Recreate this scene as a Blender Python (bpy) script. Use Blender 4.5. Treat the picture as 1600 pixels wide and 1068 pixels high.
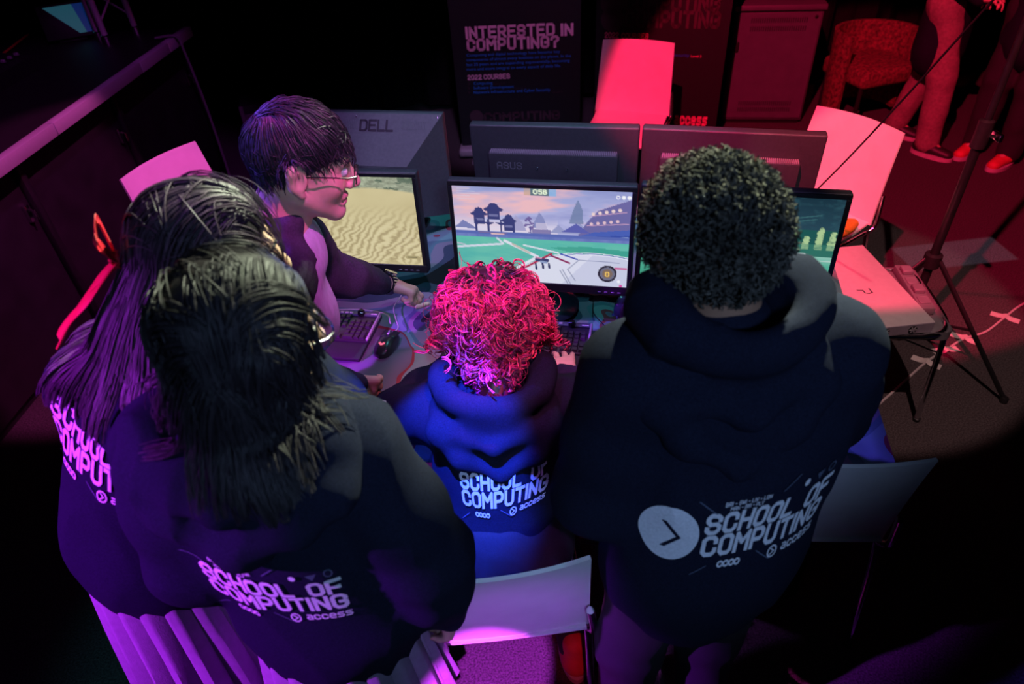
import bpy, bmesh, math, random
import numpy as np
from mathutils import Vector, Matrix
from mathutils.bvhtree import BVHTree

random.seed(5)
rng = np.random.default_rng(7)
for o in list(bpy.data.objects):
    bpy.data.objects.remove(o)
sc = bpy.context.scene
COL = sc.collection

# ------------------------------------------------------------------ camera
CAM_H = 2.1
FPX = 1067.0                      # focal length in pixels of the 1600 x 1068 frame
_d = np.array([890 - 800, -(1835 - 534), -FPX]); _d /= np.linalg.norm(_d)
_up = -_d
_fw = np.array([0, 0, -1.0]); _Y = _fw - _up * _fw.dot(_up); _Y /= np.linalg.norm(_Y)
_X = np.cross(_Y, _up)
CR = np.stack([_X, _Y, _up])      # world = CR @ camera
cam_d = bpy.data.cameras.new('camera')
cam_d.sensor_width = 36.0
cam_d.lens = FPX / 1600 * 36.0
cam_d.clip_start = 0.02
cam_d.dof.use_dof = True
cam_d.dof.focus_distance = 1.95
cam_d.dof.aperture_fstop = 3.2
cam_o = bpy.data.objects.new('camera', cam_d)
M = Matrix([list(CR[i]) + [[0, 0, CAM_H][i]] for i in range(3)] + [[0, 0, 0, 1]])
cam_o.matrix_world = M
COL.objects.link(cam_o)
sc.camera = cam_o

def P(px, py, z):
    """point of the place seen at a photo pixel, at height z"""
    c = np.array([px - 800, -(py - 534), -FPX]); w = CR @ c
    return np.array([0, 0, CAM_H]) + (z - CAM_H) / w[2] * w

def PD(px, py, t):
    c = np.array([px - 800, -(py - 534), -FPX]); w = CR @ c; w /= np.linalg.norm(w)
    return np.array([0, 0, CAM_H]) + t * w

# ------------------------------------------------------------------ world, lights, exposure
sc.view_settings.view_transform = 'Standard'
sc.view_settings.look = 'None'
sc.view_settings.exposure = 0.0
sc.view_settings.gamma = 1.0
sc.view_settings.use_curve_mapping = False
world = bpy.data.worlds.new('dark_hall'); sc.world = world
world.use_nodes = True
bg = world.node_tree.nodes['Background']
bg.inputs[0].default_value = (0.10, 0.14, 0.42, 1); bg.inputs[1].default_value = 0.006

def spot(name, loc, tgt, col, power, angle, blend=.3, radius=.03):
    l = bpy.data.lights.new(name, 'SPOT'); l.color = col; l.energy = power
    l.spot_size = math.radians(angle); l.spot_blend = blend; l.shadow_soft_size = radius
    o = bpy.data.objects.new(name, l); COL.objects.link(o)
    o.location = loc
    o.rotation_euler = (Vector(tgt) - Vector(loc)).to_track_quat('-Z', 'Y').to_euler()
    return o

def gobo(o, a, b, rot=0.):
    """shutter blades of the stage light: lets a rectangle of +-a by +-b through"""
    l = o.data; l.use_nodes = True; nt = l.node_tree; em = nt.nodes['Emission']
    tc = nt.nodes.new('ShaderNodeTexCoord'); mp = nt.nodes.new('ShaderNodeMapping'); mp.inputs['Rotation'].default_value = (0, 0, rot); sx_ = nt.nodes.new('ShaderNodeSeparateXYZ')
    nt.links.new(tc.outputs['Normal'], mp.inputs['Vector']); nt.links.new(mp.outputs[0], sx_.inputs[0])
    outs = []
    for ax_, lim in (('X', a), ('Y', b)):
        d = nt.nodes.new('ShaderNodeMath'); d.operation = 'DIVIDE'; nt.links.new(sx_.outputs[ax_], d.inputs[0]); nt.links.new(sx_.outputs['Z'], d.inputs[1])
        ab = nt.nodes.new('ShaderNodeMath'); ab.operation = 'ABSOLUTE'; nt.links.new(d.outputs[0], ab.inputs[0])
        c = nt.nodes.new('ShaderNodeMath'); c.operation = 'LESS_THAN'; c.inputs[1].default_value = lim; nt.links.new(ab.outputs[0], c.inputs[0]); outs.append(c)
    m = nt.nodes.new('ShaderNodeMath'); m.operation = 'MULTIPLY'; nt.links.new(outs[0].outputs[0], m.inputs[0]); nt.links.new(outs[1].outputs[0], m.inputs[1])
    nt.links.new(m.outputs[0], em.inputs['Strength'])
    return o

spot('red_stage_spot', (-0.6, 0.2, 4.4), (2.1, 3.9, 0.0), (1.0, 0.02, 0.10), 2000, 28.5, .10, .03)
spot('rose_spot', (0.9, 0.3, 4.6), (1.50, 2.35, 0.5), (1.0, 0.55, 0.52), 330, 20, .2, .02)
spot('red_far_spot', (1.2, 1.6, 4.6), (2.75, 4.4, 0.2), (1.0, 0.03, 0.04), 60, 24, .35, .05)
spot('magenta_side_spot', (-3.3, -0.5, 3.1), (-0.85, 0.86, 1.05), (0.48, 0.03, 1.0), 1700, 20.5, .4, .05)
spot('pink_chair_spot', (0.6, 2.2, 4.3), (-1.55, 2.9, 0.8), (1.0, 0.10, 0.55), 700, 22, .3, .03)
spot('blue_head_spot', (-2.6, 1.5, 3.0), (-0.45, 1.42, 1.5), (0.16, 0.07, 1.0), 600, 14, .4, .04)
spot('blue_back_spot', (-0.35, 0.42, 4.7), (-0.16, 1.06, 0.82), (0.02, 0.06, 1.0), 11000, 5.8, .35, .03)
spot('pale_right_spot', (1.5, 3.9, 3.9), (0.45, 0.88, 1.42), (0.88, 1.0, 0.70), 3600, 9.5, .4, .06)
spot('pale_left_spot', (1.5, 3.9, 3.9), (-0.42, 0.84, 1.42), (0.88, 1.0, 0.70), 2800, 10.5, .4, .06)
spot('grey_table_spot', (0.2, 0.9, 4.5), (0.05, 2.25, 1.05), (0.60, 0.62, 1.0), 260, 21, .5, .06)
spot('violet_desk_spot', (-0.7, 1.0, 4.4), (-0.1, 1.85, 0.8), (0.62, 0.16, 1.0), 200, 34, .4, .05)
spot('teal_desk_spot', (0.55, 3.3, 4.2), (-0.1, 1.75, 0.8), (0.15, 0.85, 0.95), 110, 30, .4, .05)
spot('pink_hair_spot', (0.75, 0.3, 4.4), (0.0, 1.30, 1.1), (1.0, 0.20, 0.42), 560, 10, .5, .05)
spot('magenta_hair_spot', (-1.6, 2.6, 4.2), (-0.06, 1.28, 1.1), (1.0, 0.05, 0.60), 900, 9, .5, .05)
spot('magenta_face_spot', (0.9, 0.2, 3.9), (-0.33, 1.40, 1.45), (1.0, 0.14, 0.80), 520, 8, .5, .05)
spot('magenta_floor_spot', (-0.03, -0.6, 2.3), (-0.14, 1.02, 0.0), (0.70, 0.05, 1.0), 1500, 8, .1, .02)
spot('red_shoe_spot', (0.08, -0.6, 2.3), (0.13, 1.0, 0.05), (1.0, 0.04, 0.12), 60, 4, .2, .02)
spot('blue_fill_spot', (0.6, -2.6, 3.6), (0.12, 0.8, 1.45), (0.34, 0.54, 1.0), 280, 23, .6, .25)
spot('violet_low_spot', (-0.10, -2.4, 2.0), (-0.03, 0.86, 0.62), (0.42, 0.08, 1.0), 220, 6.5, .4, .08)
spot('violet_bench_spot', (-0.2, 1.2, 4.3), (-2.0, 3.3, 1.0), (0.70, 0.08, 0.85), 170, 30, .5, .05)
gobo(spot('lilac_floor_spot', (2.2, 1.9, 4.5), P(1490, 396, 0), (0.75, 0.55, 0.75), 420, 9, .0, .01), .062, .024, -.25)
spot('violet_back_spot', (0.1, 1.6, 4.4), (0.12, 4.75, 0.65), (0.80, 0.30, 0.85), 260, 17, .5, .08)

# ------------------------------------------------------------------ helpers
def v3(*a): return np.array(a, dtype=float)
def nrm(a): a = np.asarray(a, float); return a / np.linalg.norm(a)
def lin(c):
    if isinstance(c, str):
        c = [int(c[i:i + 2], 16) / 255 for i in (0, 2, 4)]
    c = np.asarray(c, float)
    return np.where(c <= .04045, c / 12.92, ((c + .055) / 1.055) ** 2.4)

MATS = {}
def mat(name, col, rough=.5, metal=0., var=.12, scale=30., bump=0., bscale=None, spec=.5, emit=None, estr=1., attr=None, sheen=0., aniso=0., detail=3, stretch=None):
    if name in MATS: return MATS[name]
    m = bpy.data.materials.new(name); m.use_nodes = True
    nt = m.node_tree; b = nt.nodes['Principled BSDF']
    b.inputs['Roughness'].default_value = rough; b.inputs['Metallic'].default_value = metal
    b.inputs['Specular IOR Level'].default_value = spec
    if sheen: b.inputs['Sheen Weight'].default_value = sheen
    if aniso: b.inputs['Anisotropic'].default_value = aniso
    tc = nt.nodes.new('ShaderNodeTexCoord')
    vec = tc.outputs['Object']
    if stretch:
        mp = nt.nodes.new('ShaderNodeMapping'); mp.inputs['Scale'].default_value = stretch
        nt.links.new(vec, mp.inputs['Vector']); vec = mp.outputs[0]
    n = nt.nodes.new('ShaderNodeTexNoise'); n.inputs['Scale'].default_value = scale; n.inputs['Detail'].default_value = detail
    nt.links.new(vec, n.inputs['Vector'])
    if attr:
        a = nt.nodes.new('ShaderNodeAttribute'); a.attribute_name = attr; base = a.outputs['Color']
    else:
        r = nt.nodes.new('ShaderNodeRGB'); r.outputs[0].default_value = (*col, 1); base = r.outputs[0]
    mr = nt.nodes.new('ShaderNodeMapRange'); mr.inputs['From Min'].default_value = .3; mr.inputs['From Max'].default_value = .7
    mr.inputs['To Min'].default_value = 1 - var; mr.inputs['To Max'].default_value = 1 + var
    nt.links.new(n.outputs['Fac'], mr.inputs['Value'])
    mx = nt.nodes.new('ShaderNodeVectorMath'); mx.operation = 'SCALE'
    nt.links.new(base, mx.inputs[0]); nt.links.new(mr.outputs[0], mx.inputs['Scale'])
    nt.links.new(mx.outputs[0], b.inputs['Base Color'])
    if bump:
        n2 = nt.nodes.new('ShaderNodeTexNoise'); n2.inputs['Scale'].default_value = bscale or scale * 6; n2.inputs['Detail'].default_value = 4
        nt.links.new(vec, n2.inputs['Vector'])
        bp = nt.nodes.new('ShaderNodeBump'); bp.inputs['Strength'].default_value = bump; bp.inputs['Distance'].default_value = .004
        nt.links.new(n2.outputs['Fac'], bp.inputs['Height']); nt.links.new(bp.outputs[0], b.inputs['Normal'])
    if emit is not None:
        b.inputs['Emission Color'].default_value = (*emit, 1); b.inputs['Emission Strength'].default_value = estr
    MATS[name] = m
    return m

def screen_mat():
    if 'lit_screen' in MATS: return MATS['lit_screen']
    m = bpy.data.materials.new('lit_screen'); m.use_nodes = True
    nt = m.node_tree; b = nt.nodes['Principled BSDF']
    b.inputs['Base Color'].default_value = (.01, .01, .012, 1); b.inputs['Roughness'].default_value = .35
    a = nt.nodes.new('ShaderNodeAttribute'); a.attribute_name = 'Col'
    nt.links.new(a.outputs['Color'], b.inputs['Emission Color'])
    b.inputs['Emission Strength'].default_value = 1.0
    MATS['lit_screen'] = m
    return m

def link(o, parent=None):
    COL.objects.link(o)
    if parent is not None: o.parent = parent
    return o
def tag(o, label=None, cat=None, group=None, kind=None):
    if label: o['label'] = label
    if cat: o['category'] = cat
    if group: o['group'] = group
    if kind: o['kind'] = kind
    return o
def empty(name, loc=(0, 0, 0), rz=0., label=None, cat=None, group=None):
    o = bpy.data.objects.new(name, None); o.empty_display_size = .05
    o.location = loc; o.rotation_euler = (0, 0, rz)
    COL.objects.link(o)
    return tag(o, label, cat, group)

class MB:
    """collects verts and faces of one mesh"""
    def __init__(s): s.v = []; s.f = []; s.mi = []
    def add(s, v, f, mi=0):
        k = len(s.v)
        s.v += [tuple(map(float, q)) for q in v]
        s.f += [tuple(i + k for i in q) for q in f]; s.mi += [mi] * len(f)
        return s
    def box(s, lo, hi, mi=0, fr=None):
        x0, y0, z0 = lo; x1, y1, z1 = hi
        v = [(x0, y0, z0), (x1, y0, z0), (x1, y1, z0), (x0, y1, z0), (x0, y0, z1), (x1, y0, z1), (x1, y1, z1), (x0, y1, z1)]
        if fr is not None: v = [fr(q) for q in v]
        return s.add(v, [(3, 2, 1, 0), (4, 5, 6, 7), (0, 1, 5, 4), (1, 2, 6, 5), (2, 3, 7, 6), (3, 0, 4, 7)], mi)
    def rbox(s, lo, hi, r=.005, seg=2, mi=0, fr=None):
        bm = bmesh.new(); bmesh.ops.create_cube(bm, size=1)
        lo = np.array(lo, float); hi = np.array(hi, float)
        for q in bm.verts: q.co = Vector((lo + hi) / 2 + np.array(q.co) * (hi - lo))
        bmesh.ops.bevel(bm, geom=list(bm.edges), offset=r, segments=seg, profile=.5, affect='EDGES')
        v = [tuple(q.co) for q in bm.verts]
        if fr is not None: v = [fr(q) for q in v]
        f = [tuple(x.index for x in q.verts) for q in bm.faces]
        bm.free()
        return s.add(v, f, mi)
    def tube(s, path, r, n=8, mi=0, cap=True, flat=None):
        path = np.asarray(path, float); m = len(path)
        rr = np.full(m, r) if np.isscalar(r) else np.asarray(r, float)
        t = np.gradient(path, axis=0); t /= np.linalg.norm(t, axis=1)[:, None] + 1e-12
        a = v3(0, 0, 1) if abs(t[0][2]) < .9 else v3(1, 0, 0)
        a = nrm(a - t[0] * a.dot(t[0])); V = []
        for i in range(m):
            a = nrm(a - t[i] * a.dot(t[i])); b = np.cross(t[i], a)
            for k in range(n):
                th = 2 * math.pi * k / n
                V.append(path[i] + rr[i] * (math.cos(th) * a + math.sin(th) * b * (flat or 1)))
        Fc = []
        for i in range(m - 1):
            for k in range(n):
                k2 = (k + 1) % n
                Fc.append((i * n + k, i * n + k2, (i + 1) * n + k2, (i + 1) * n + k))
        if cap:
            Fc.append(tuple(range(n))[::-1]); Fc.append(tuple((m - 1) * n + k for k in range(n)))
        return s.add(V, Fc, mi)
    def lathe(s, prof, n=24, c=(0, 0, 0), mi=0, fr=None):
        V = []; Fc = []; m = len(prof)
        for (r, z) in prof:
            for k in range(n):
                th = 2 * math.pi * k / n
                q = (c[0] + r * math.cos(th), c[1] + r * math.sin(th), c[2] + z)
                V.append(fr(q) if fr else q)
        for i in range(m - 1):
            for k in range(n):
                k2 = (k + 1) % n
                Fc.append((i * n + k, i * n + k2, (i + 1) * n + k2, (i + 1) * n + k))
        Fc.append(tuple(range(n))[::-1]); Fc.append(tuple((m - 1) * n + k for k in range(n)))
        return s.add(V, Fc, mi)
    def sheet(s, G, th, mi=0):
        """grid of points (m,n,3) given thickness th along its normals"""
        G = np.asarray(G, float); m, n = G.shape[:2]
        du = np.gradient(G, axis=0); dv = np.gradient(G, axis=1)
        N = np.cross(du, dv); N /= np.linalg.norm(N, axis=2)[..., None] + 1e-12
        A = (G + N * th / 2).reshape(-1, 3); B = (G - N * th / 2).reshape(-1, 3); k = m * n
        Fc = []
        idx = lambda i, j: i * n + j
        for i in range(m - 1):
            for j in range(n - 1):
                q = (idx(i, j), idx(i + 1, j), idx(i + 1, j + 1), idx(i, j + 1))
                Fc.append(q); Fc.append(tuple(x + k for x in q[::-1]))
        rim = [idx(i, 0) for i in range(m)] + [idx(m - 1, j) for j in range(1, n)] + [idx(i, n - 1) for i in range(m - 2, -1, -1)] + [idx(0, j) for j in range(n - 2, 0, -1)]
        for i in range(len(rim)):
            a, b = rim[i], rim[(i + 1) % len(rim)]
            Fc.append((b, a, a + k, b + k))
        return s.add(np.vstack([A, B]), Fc, mi)
    def prism(s, poly, z0, z1, mi=0, fr=None):
        n = len(poly)
        V = [(x, y, z0) for x, y in poly] + [(x, y, z1) for x, y in poly]
        if fr: V = [fr(q) for q in V]
        Fc = [tuple(range(n))[::-1], tuple(range(n, 2 * n))] + [(i, (i + 1) % n, n + (i + 1) % n, n + i) for i in range(n)]
        return s.add(V, Fc, mi)
    def build(s, name, mats, parent=None, smooth=True, sharp=40):
        me = bpy.data.meshes.new(name); me.from_pydata(s.v, [], s.f)
        for m in (mats if isinstance(mats, (list, tuple)) else [mats]): me.materials.append(m)
        if any(s.mi): me.polygons.foreach_set('material_index', s.mi)
        bm = bmesh.new(); bm.from_mesh(me); bmesh.ops.recalc_face_normals(bm, faces=bm.faces); bm.to_mesh(me); bm.free()
        if smooth:
            me.polygons.foreach_set('use_smooth', [True] * len(me.polygons))
            me.set_sharp_from_angle(angle=math.radians(sharp))
        return link(bpy.data.objects.new(name, me), parent)

def np_mesh(name, V, Fq, mats, parent=None, col=None, smooth=True):
    """fast mesh from numpy quads / tris"""
    V = np.ascontiguousarray(V, np.float32); Fq = np.ascontiguousarray(Fq, np.int32)
    me = bpy.data.meshes.new(name); k = Fq.shape[1]
    me.vertices.add(len(V)); me.vertices.foreach_set('co', V.ravel())
    me.loops.add(Fq.size); me.loops.foreach_set('vertex_index', Fq.ravel())
    me.polygons.add(len(Fq)); me.polygons.foreach_set('loop_start', np.arange(0, Fq.size, k, dtype=np.int32))
    me.polygons.foreach_set('loop_total', np.full(len(Fq), k, np.int32))
    me.update(calc_edges=True)
    if smooth: me.polygons.foreach_set('use_smooth', np.ones(len(Fq), bool))
    if col is not None:
        a = me.color_attributes.new('Col', 'FLOAT_COLOR', 'POINT')
        c = np.ones((len(V), 4), np.float32); c[:, :3] = col
        a.data.foreach_set('color', c.ravel())
    for m in (mats if isinstance(mats, (list, tuple)) else [mats]): me.materials.append(m)
    return link(bpy.data.objects.new(name, me), parent)

def copy_tree(o, parent=None, loc=None, rz=None):
    c = o.copy(); COL.objects.link(c)
    if parent is not None: c.parent = parent
    if loc is not None: c.location = loc
    if rz is not None: c.rotation_euler = (0, 0, rz)
    for ch in [x for x in KIDS.get(o, list(o.children))]: copy_tree(ch, c)
    return c
KIDS = {}

def smooth_path(pts, n=8):
    pts = np.asarray(pts, float); out = []
    q = np.vstack([2 * pts[0] - pts[1], pts, 2 * pts[-1] - pts[-2]])
    for i in range(1, len(q) - 2):
        for t in np.linspace(0, 1, n, endpoint=False):
            a, b, c, d = q[i - 1:i + 3]
            out.append(.5 * ((2 * b) + (c - a) * t + (2 * a - 5 * b + 4 * c - d) * t ** 2 + (-a + 3 * b - 3 * c + d) * t ** 3))
    out.append(pts[-1])
    return np.array(out)

# ---- block lettering: strokes on a 4 x 6 grid
GL = {
 'A': ([(0,0),(0,5),(1,6),(3,6),(4,5),(4,0)],[(0,2.6),(4,2.6)]), 'B': ([(0,0),(0,6),(3,6),(4,5),(4,4),(3.2,3.1),(4,2.2),(4,1),(3,0),(0,0)],[(0,3.1),(3.2,3.1)]),
 'C': ([(4,4.3),(4,5),(3,6),(1,6),(0,5),(0,1),(1,0),(3,0),(4,1),(4,1.7)],), 'D': ([(0,0),(0,6),(3,6),(4,5),(4,1),(3,0),(0,0)],),
 'E': ([(4,6),(0,6),(0,0),(4,0)],[(0,3.1),(3.3,3.1)]), 'F': ([(4,6),(0,6),(0,0)],[(0,3),(3.3,3)]),
 'G': ([(4,4.3),(4,5),(3,6),(1,6),(0,5),(0,1),(1,0),(3,0),(4,1),(4,2.8),(2.3,2.8)],), 'H': ([(0,0),(0,6)],[(4,0),(4,6)],[(0,3),(4,3)]),
 'I': ([(0,0),(0,6)],), 'L': ([(0,6),(0,0),(3.7,0)],), 'M': ([(0,0),(0,6),(2.4,2.6),(4.8,6),(4.8,0)],), 'N': ([(0,0),(0,6),(4,0),(4,6)],),
 'O': ([(1,0),(0,1),(0,5),(1,6),(3,6),(4,5),(4,1),(3,0),(1,0)],), 'P': ([(0,0),(0,6),(3,6),(4,5),(4,3.4),(3,2.4),(0,2.4)],),
 'R': ([(0,0),(0,6),(3,6),(4,5),(4,3.6),(3,2.6),(0,2.6)],[(2,2.6),(4,0)]), 'S': ([(4,4.4),(4,5),(3,6),(1,6),(0,5),(0,4),(1,3.1),(3,3.1),(4,2.2),(4,1),(3,0),(1,0),(0,1),(0,1.6)],),
 'T': ([(0,6),(4,6)],[(2,6),(2,0)]), 'U': ([(0,6),(0,1),(1,0),(3,0),(4,1),(4,6)],), 'V': ([(0,6),(2,0),(4,6)],), 'X': ([(0,0),(4,6)],[(0,6),(4,0)]), 'Y': ([(0,6),(2,3),(4,6)],[(2,3),(2,0)]),
 'K': ([(0,0),(0,6)],[(4,6),(0,2.8)],[(1.4,3.6),(4,0)]), 'W': ([(0,6),(1,0),(2.4,4),(3.8,0),(4.8,6)],),
 '?': ([(0,4.6),(0,5),(1,6),(3,6),(4,5),(4,4),(2,2.8),(2,1.8)],[(2,.2),(2,0)]), '0': ([(1,0),(0,1),(0,5),(1,6),(3,6),(4,5),(4,1),(3,0),(1,0)],),
 '2': ([(0,4.6),(0,5),(1,6),(3,6),(4,5),(4,4),(0,1),(0,0),(4,0)],), '5': ([(4,6),(0,6),(0,3.4),(3,3.4),(4,2.4),(4,1),(3,0),(0,0)],), '6': ([(4,5),(3,6),(1,6),(0,5),(0,1),(1,0),(3,0),(4,1),(4,2.4),(3,3.3),(0,3.3)],),
 '3': ([(0,6),(4,6),(4,3.2),(4,0),(0,0)],[(1,3.1),(4,3.1)]), ':': ([(0,1.4),(0,1.6)],[(0,4.2),(0,4.4)]), '-': ([(0,3),(2.4,3)],), '1': ([(0,4.6),(1.4,6),(1.4,0)],), '>': ([(0,5.4),(2.6,3),(0,.6)],),
 'c': ([(3.4,3),(2.6,3.8),(.8,3.8),(0,3),(0,.8),(.8,0),(2.6,0),(3.4,.8)],), 'a': ([(3.4,0),(3.4,3),(2.6,3.8),(.5,3.8)],[(3.4,2),(.8,2),(0,1.3),(0,.7),(.8,0),(3.4,0)]),
 'e': ([(0,1.9),(3.4,1.9),(3.4,3),(2.6,3.8),(.8,3.8),(0,3),(0,.8),(.8,0),(3,0)],), 's': ([(3.3,3.8),(.6,3.8),(0,3),(.6,2),(2.7,2),(3.4,1),(2.7,0),(0,0)],),
}
def strokes(text, w=1.35, gap=2.0):
    """-> list of (polyline, width) in units of 1/6 cap height, and the text width"""
    x = w / 2; out = []
    for ch in text:
        if ch == ' ': x += 3.0; continue
        g = GL[ch]; wd = max(p[0] for pl in g for p in pl)
        for pl in g: out.append([(x + a, b) for a, b in pl])
        x += wd + gap
    return out, x - gap + w / 2
def stroke_mesh(lines, w, step=.8):
    """flat 2D quads for thick polylines"""
    V = []; Fc = []
    for pl in lines:
        pl = [np.array(p, float) for p in pl]
        for i in range(len(pl) - 1):
            a, b = pl[i], pl[i + 1]; L = np.linalg.norm(b - a)
            if L < 1e-6: continue
            t = (b - a) / L; nn = np.array([-t[1], t[0]]) * w / 2
            if i == 0 : a = a - t * w / 2 * .96
            if i == len(pl) - 2 and np.linalg.norm(pl[-1] - pl[0]) > 1e-6: b = b + t * w / 2 * .96
            L = np.linalg.norm(b - a); n = max(1, int(L / step)); k = len(V)
            for j in range(n + 1):
                c = a + (b - a) * j / n; V += [c - nn, c + nn]
            Fc += [(k + 2 * j, k + 2 * j + 2, k + 2 * j + 3, k + 2 * j + 1) for j in range(n)]
        for p in pl[1:-1] + ([pl[0]] if np.linalg.norm(pl[-1] - pl[0]) < 1e-6 else []):
            k = len(V); V += [p + w / 2 * 1.02 * np.array([math.cos(q * math.pi / 4 + .3927), math.sin(q * math.pi / 4 + .3927)]) for q in range(8)]
            Fc.append(tuple(range(k, k + 8)))
    return np.array(V), Fc
def disc2d(cx, cy, r, n=28, hole=0.):
    V = []; Fc = []
    if hole <= 0:
        rings = [r * q / 4 for q in range(1, 5)]
        V = [(cx, cy)]
        for q in rings: V += [(cx + q * math.cos(2 * math.pi * k / n), cy + q * math.sin(2 * math.pi * k / n)) for k in range(n)]
        Fc = [(0, 1 + k, 1 + (k + 1) % n) for k in range(n)]
        for q in range(3): Fc += [(1 + q * n + k, 1 + (q + 1) * n + k, 1 + (q + 1) * n + (k + 1) % n, 1 + q * n + (k + 1) % n) for k in range(n)]
    else:
        for q in (hole, r): V += [(cx + q * math.cos(2 * math.pi * k / n), cy + q * math.sin(2 * math.pi * k / n)) for k in range(n)]
        Fc = [(k, n + k, n + (k + 1) % n, (k + 1) % n) for k in range(n)]
    return np.array(V), Fc
def font_mesh(text, size):
    """plain lettering from the built-in font -> 2D verts, faces, width"""
    c = bpy.data.curves.new('lettering', 'FONT'); c.body = text; c.size = size; c.resolution_u = 2
    o = bpy.data.objects.new('lettering', c); COL.objects.link(o)
    dg = bpy.context.evaluated_depsgraph_get(); dg.update()
    me = bpy.data.meshes.new_from_object(o.evaluated_get(dg), depsgraph=dg)
    V = np.array([v.co[:2] for v in me.vertices]); Fc = [tuple(p.vertices) for p in me.polygons]
    bpy.data.objects.remove(o); bpy.data.curves.remove(c); bpy.data.meshes.remove(me)
    return V, Fc, (V[:, 0].max() if len(V) else 0)
# ------------------------------------------------------------------ materials
m_floor = mat('dark_carpet', (.075, .068, .072), .95, var=.55, scale=160, bump=.9, bscale=420, spec=.1)
m_wall = mat('black_wall', (.006, .006, .007), .9, var=.3, scale=4, spec=.1)
m_drape = mat('black_drape', (.008, .008, .010), .95, var=.3, scale=9, spec=.05)
m_black = mat('black_plastic', (.012, .012, .014), .42, var=.2, scale=60, bump=.15, bscale=600)
m_blackm = mat('black_metal', (.010, .010, .012), .35, metal=.0, var=.2, scale=40)
m_housing = mat('monitor_housing', (.036, .036, .044), .45, var=.12, scale=90, bump=.25, bscale=900)
m_dell = mat('grey_housing', (.075, .075, .085), .5, var=.12, scale=90, bump=.3, bscale=900)
m_chrome = mat('chrome', (.75, .75, .78), .16, metal=1., var=.05)
m_alu = mat('brushed_aluminium', (.46, .46, .50), .42, metal=.25, var=.08, scale=30, stretch=(1, 40, 1))
m_white = mat('white_plastic', (.78, .76, .77), .42, var=.04, scale=12)
m_grey = mat('grey_plastic', (.16, .16, .18), .5, var=.1)
m_silver = mat('silver_paint', (.62, .60, .62), .45, metal=.2, var=.05, scale=40)
m_cab = mat('grey_steel_paint', (.19, .18, .21), .55, var=.08, scale=15)
m_tape = mat('white_tape', (.62, .62, .60), .7, var=.1, scale=80)
m_wcable = mat('white_cable', (.55, .53, .54), .5, var=.05)
m_bcable = mat('black_cable', (.010, .010, .012), .5, var=.1)
m_print = mat('white_print', (.74, .75, .78), .75, var=.10, scale=220, spec=.2)
m_printdim = mat('grey_print', (.10, .12, .18), .8, var=.1, scale=200, spec=.2)

# ------------------------------------------------------------------ the hall
mb = MB(); mb.box((-7, -4, -.05), (8, 9, 0)); fl = mb.build('floor', m_floor, smooth=False); tag(fl, 'dark carpet floor of the hall', kind='structure')
mb = MB(); mb.box((-7, 5.95, 0), (8, 6.1, 4.8)); tag(mb.build('wall_back', m_wall, smooth=False), 'black back wall behind the banners', kind='structure')
mb = MB(); mb.box((-7.1, -4, 0), (-7, 6.1, 4.8)); tag(mb.build('wall_left', m_wall, smooth=False), 'black side wall', kind='structure')
mb = MB(); mb.box((8, -4, 0), (8.1, 6.1, 4.8)); tag(mb.build('wall_right', m_wall, smooth=False), 'black side wall to the right', kind='structure')
mb = MB(); mb.box((-7, -4, 4.8), (8, 6.1, 4.9)); tag(mb.build('ceiling', m_wall, smooth=False), 'black ceiling of the hall', kind='structure')
mb = MB(); mb.box((-7, 5.90, 0), (8, 5.948, .12)); tag(mb.build('baseboard_back', mat('grey_skirting', (.07, .065, .07), .6), smooth=False), 'dark grey skirting board along the back wall', kind='structure')
# black drape hanging in folds before the back wall
n = 260; xs = np.linspace(-1.9, 7.6, n)
G = np.stack([np.stack([xs, 5.70 + .05 * np.sin(xs * 16 + .6 * np.sin(xs * 3)) + .03 * np.sin(xs * 37), np.full(n, z)], 1) for z in np.linspace(.06, 4.4, 8)])
mb = MB(); mb.sheet(G, .006); tag(mb.build('stage_curtain', m_drape), 'black curtain hanging in folds along the back wall', 'curtain')

# ------------------------------------------------------------------ table
TR = math.radians(-13.2); TO = v3(.106, 1.756, 0)
TU = v3(math.cos(TR), math.sin(TR), 0); TV = v3(-math.sin(TR), math.cos(TR), 0)
def T(u, v, z=0.): return TO + TU * u + TV * v + v3(0, 0, z)
TZ = .745
tab = empty('trestle_table', T(0, 0), TR, 'long black trestle table under the patterned cloth', 'table')
mb = MB(); mb.rbox((-1.02, -.45, .70), (.93, .80, .735), .006); mb.build('tabletop', m_black, tab)
for (x, y) in ((-.95, -.38), (.86, -.38), (-.95, .73), (.86, .73)):
    mb = MB(); mb.tube([(x, y, .70), (x, y, .012)], .02, 10); l = mb.build('leg', m_blackm, tab)
    mb = MB(); mb.lathe([(.026, 0), (.026, .014), (.02, .02)], 12, (x, y, 0)); mb.build('foot', m_black, l)
for y in (-.38, .73):
    mb = MB(); mb.tube([(-.95, y, .12), (.86, y, .12)], .012, 8); mb.build('stretcher', m_blackm, tab)

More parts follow.
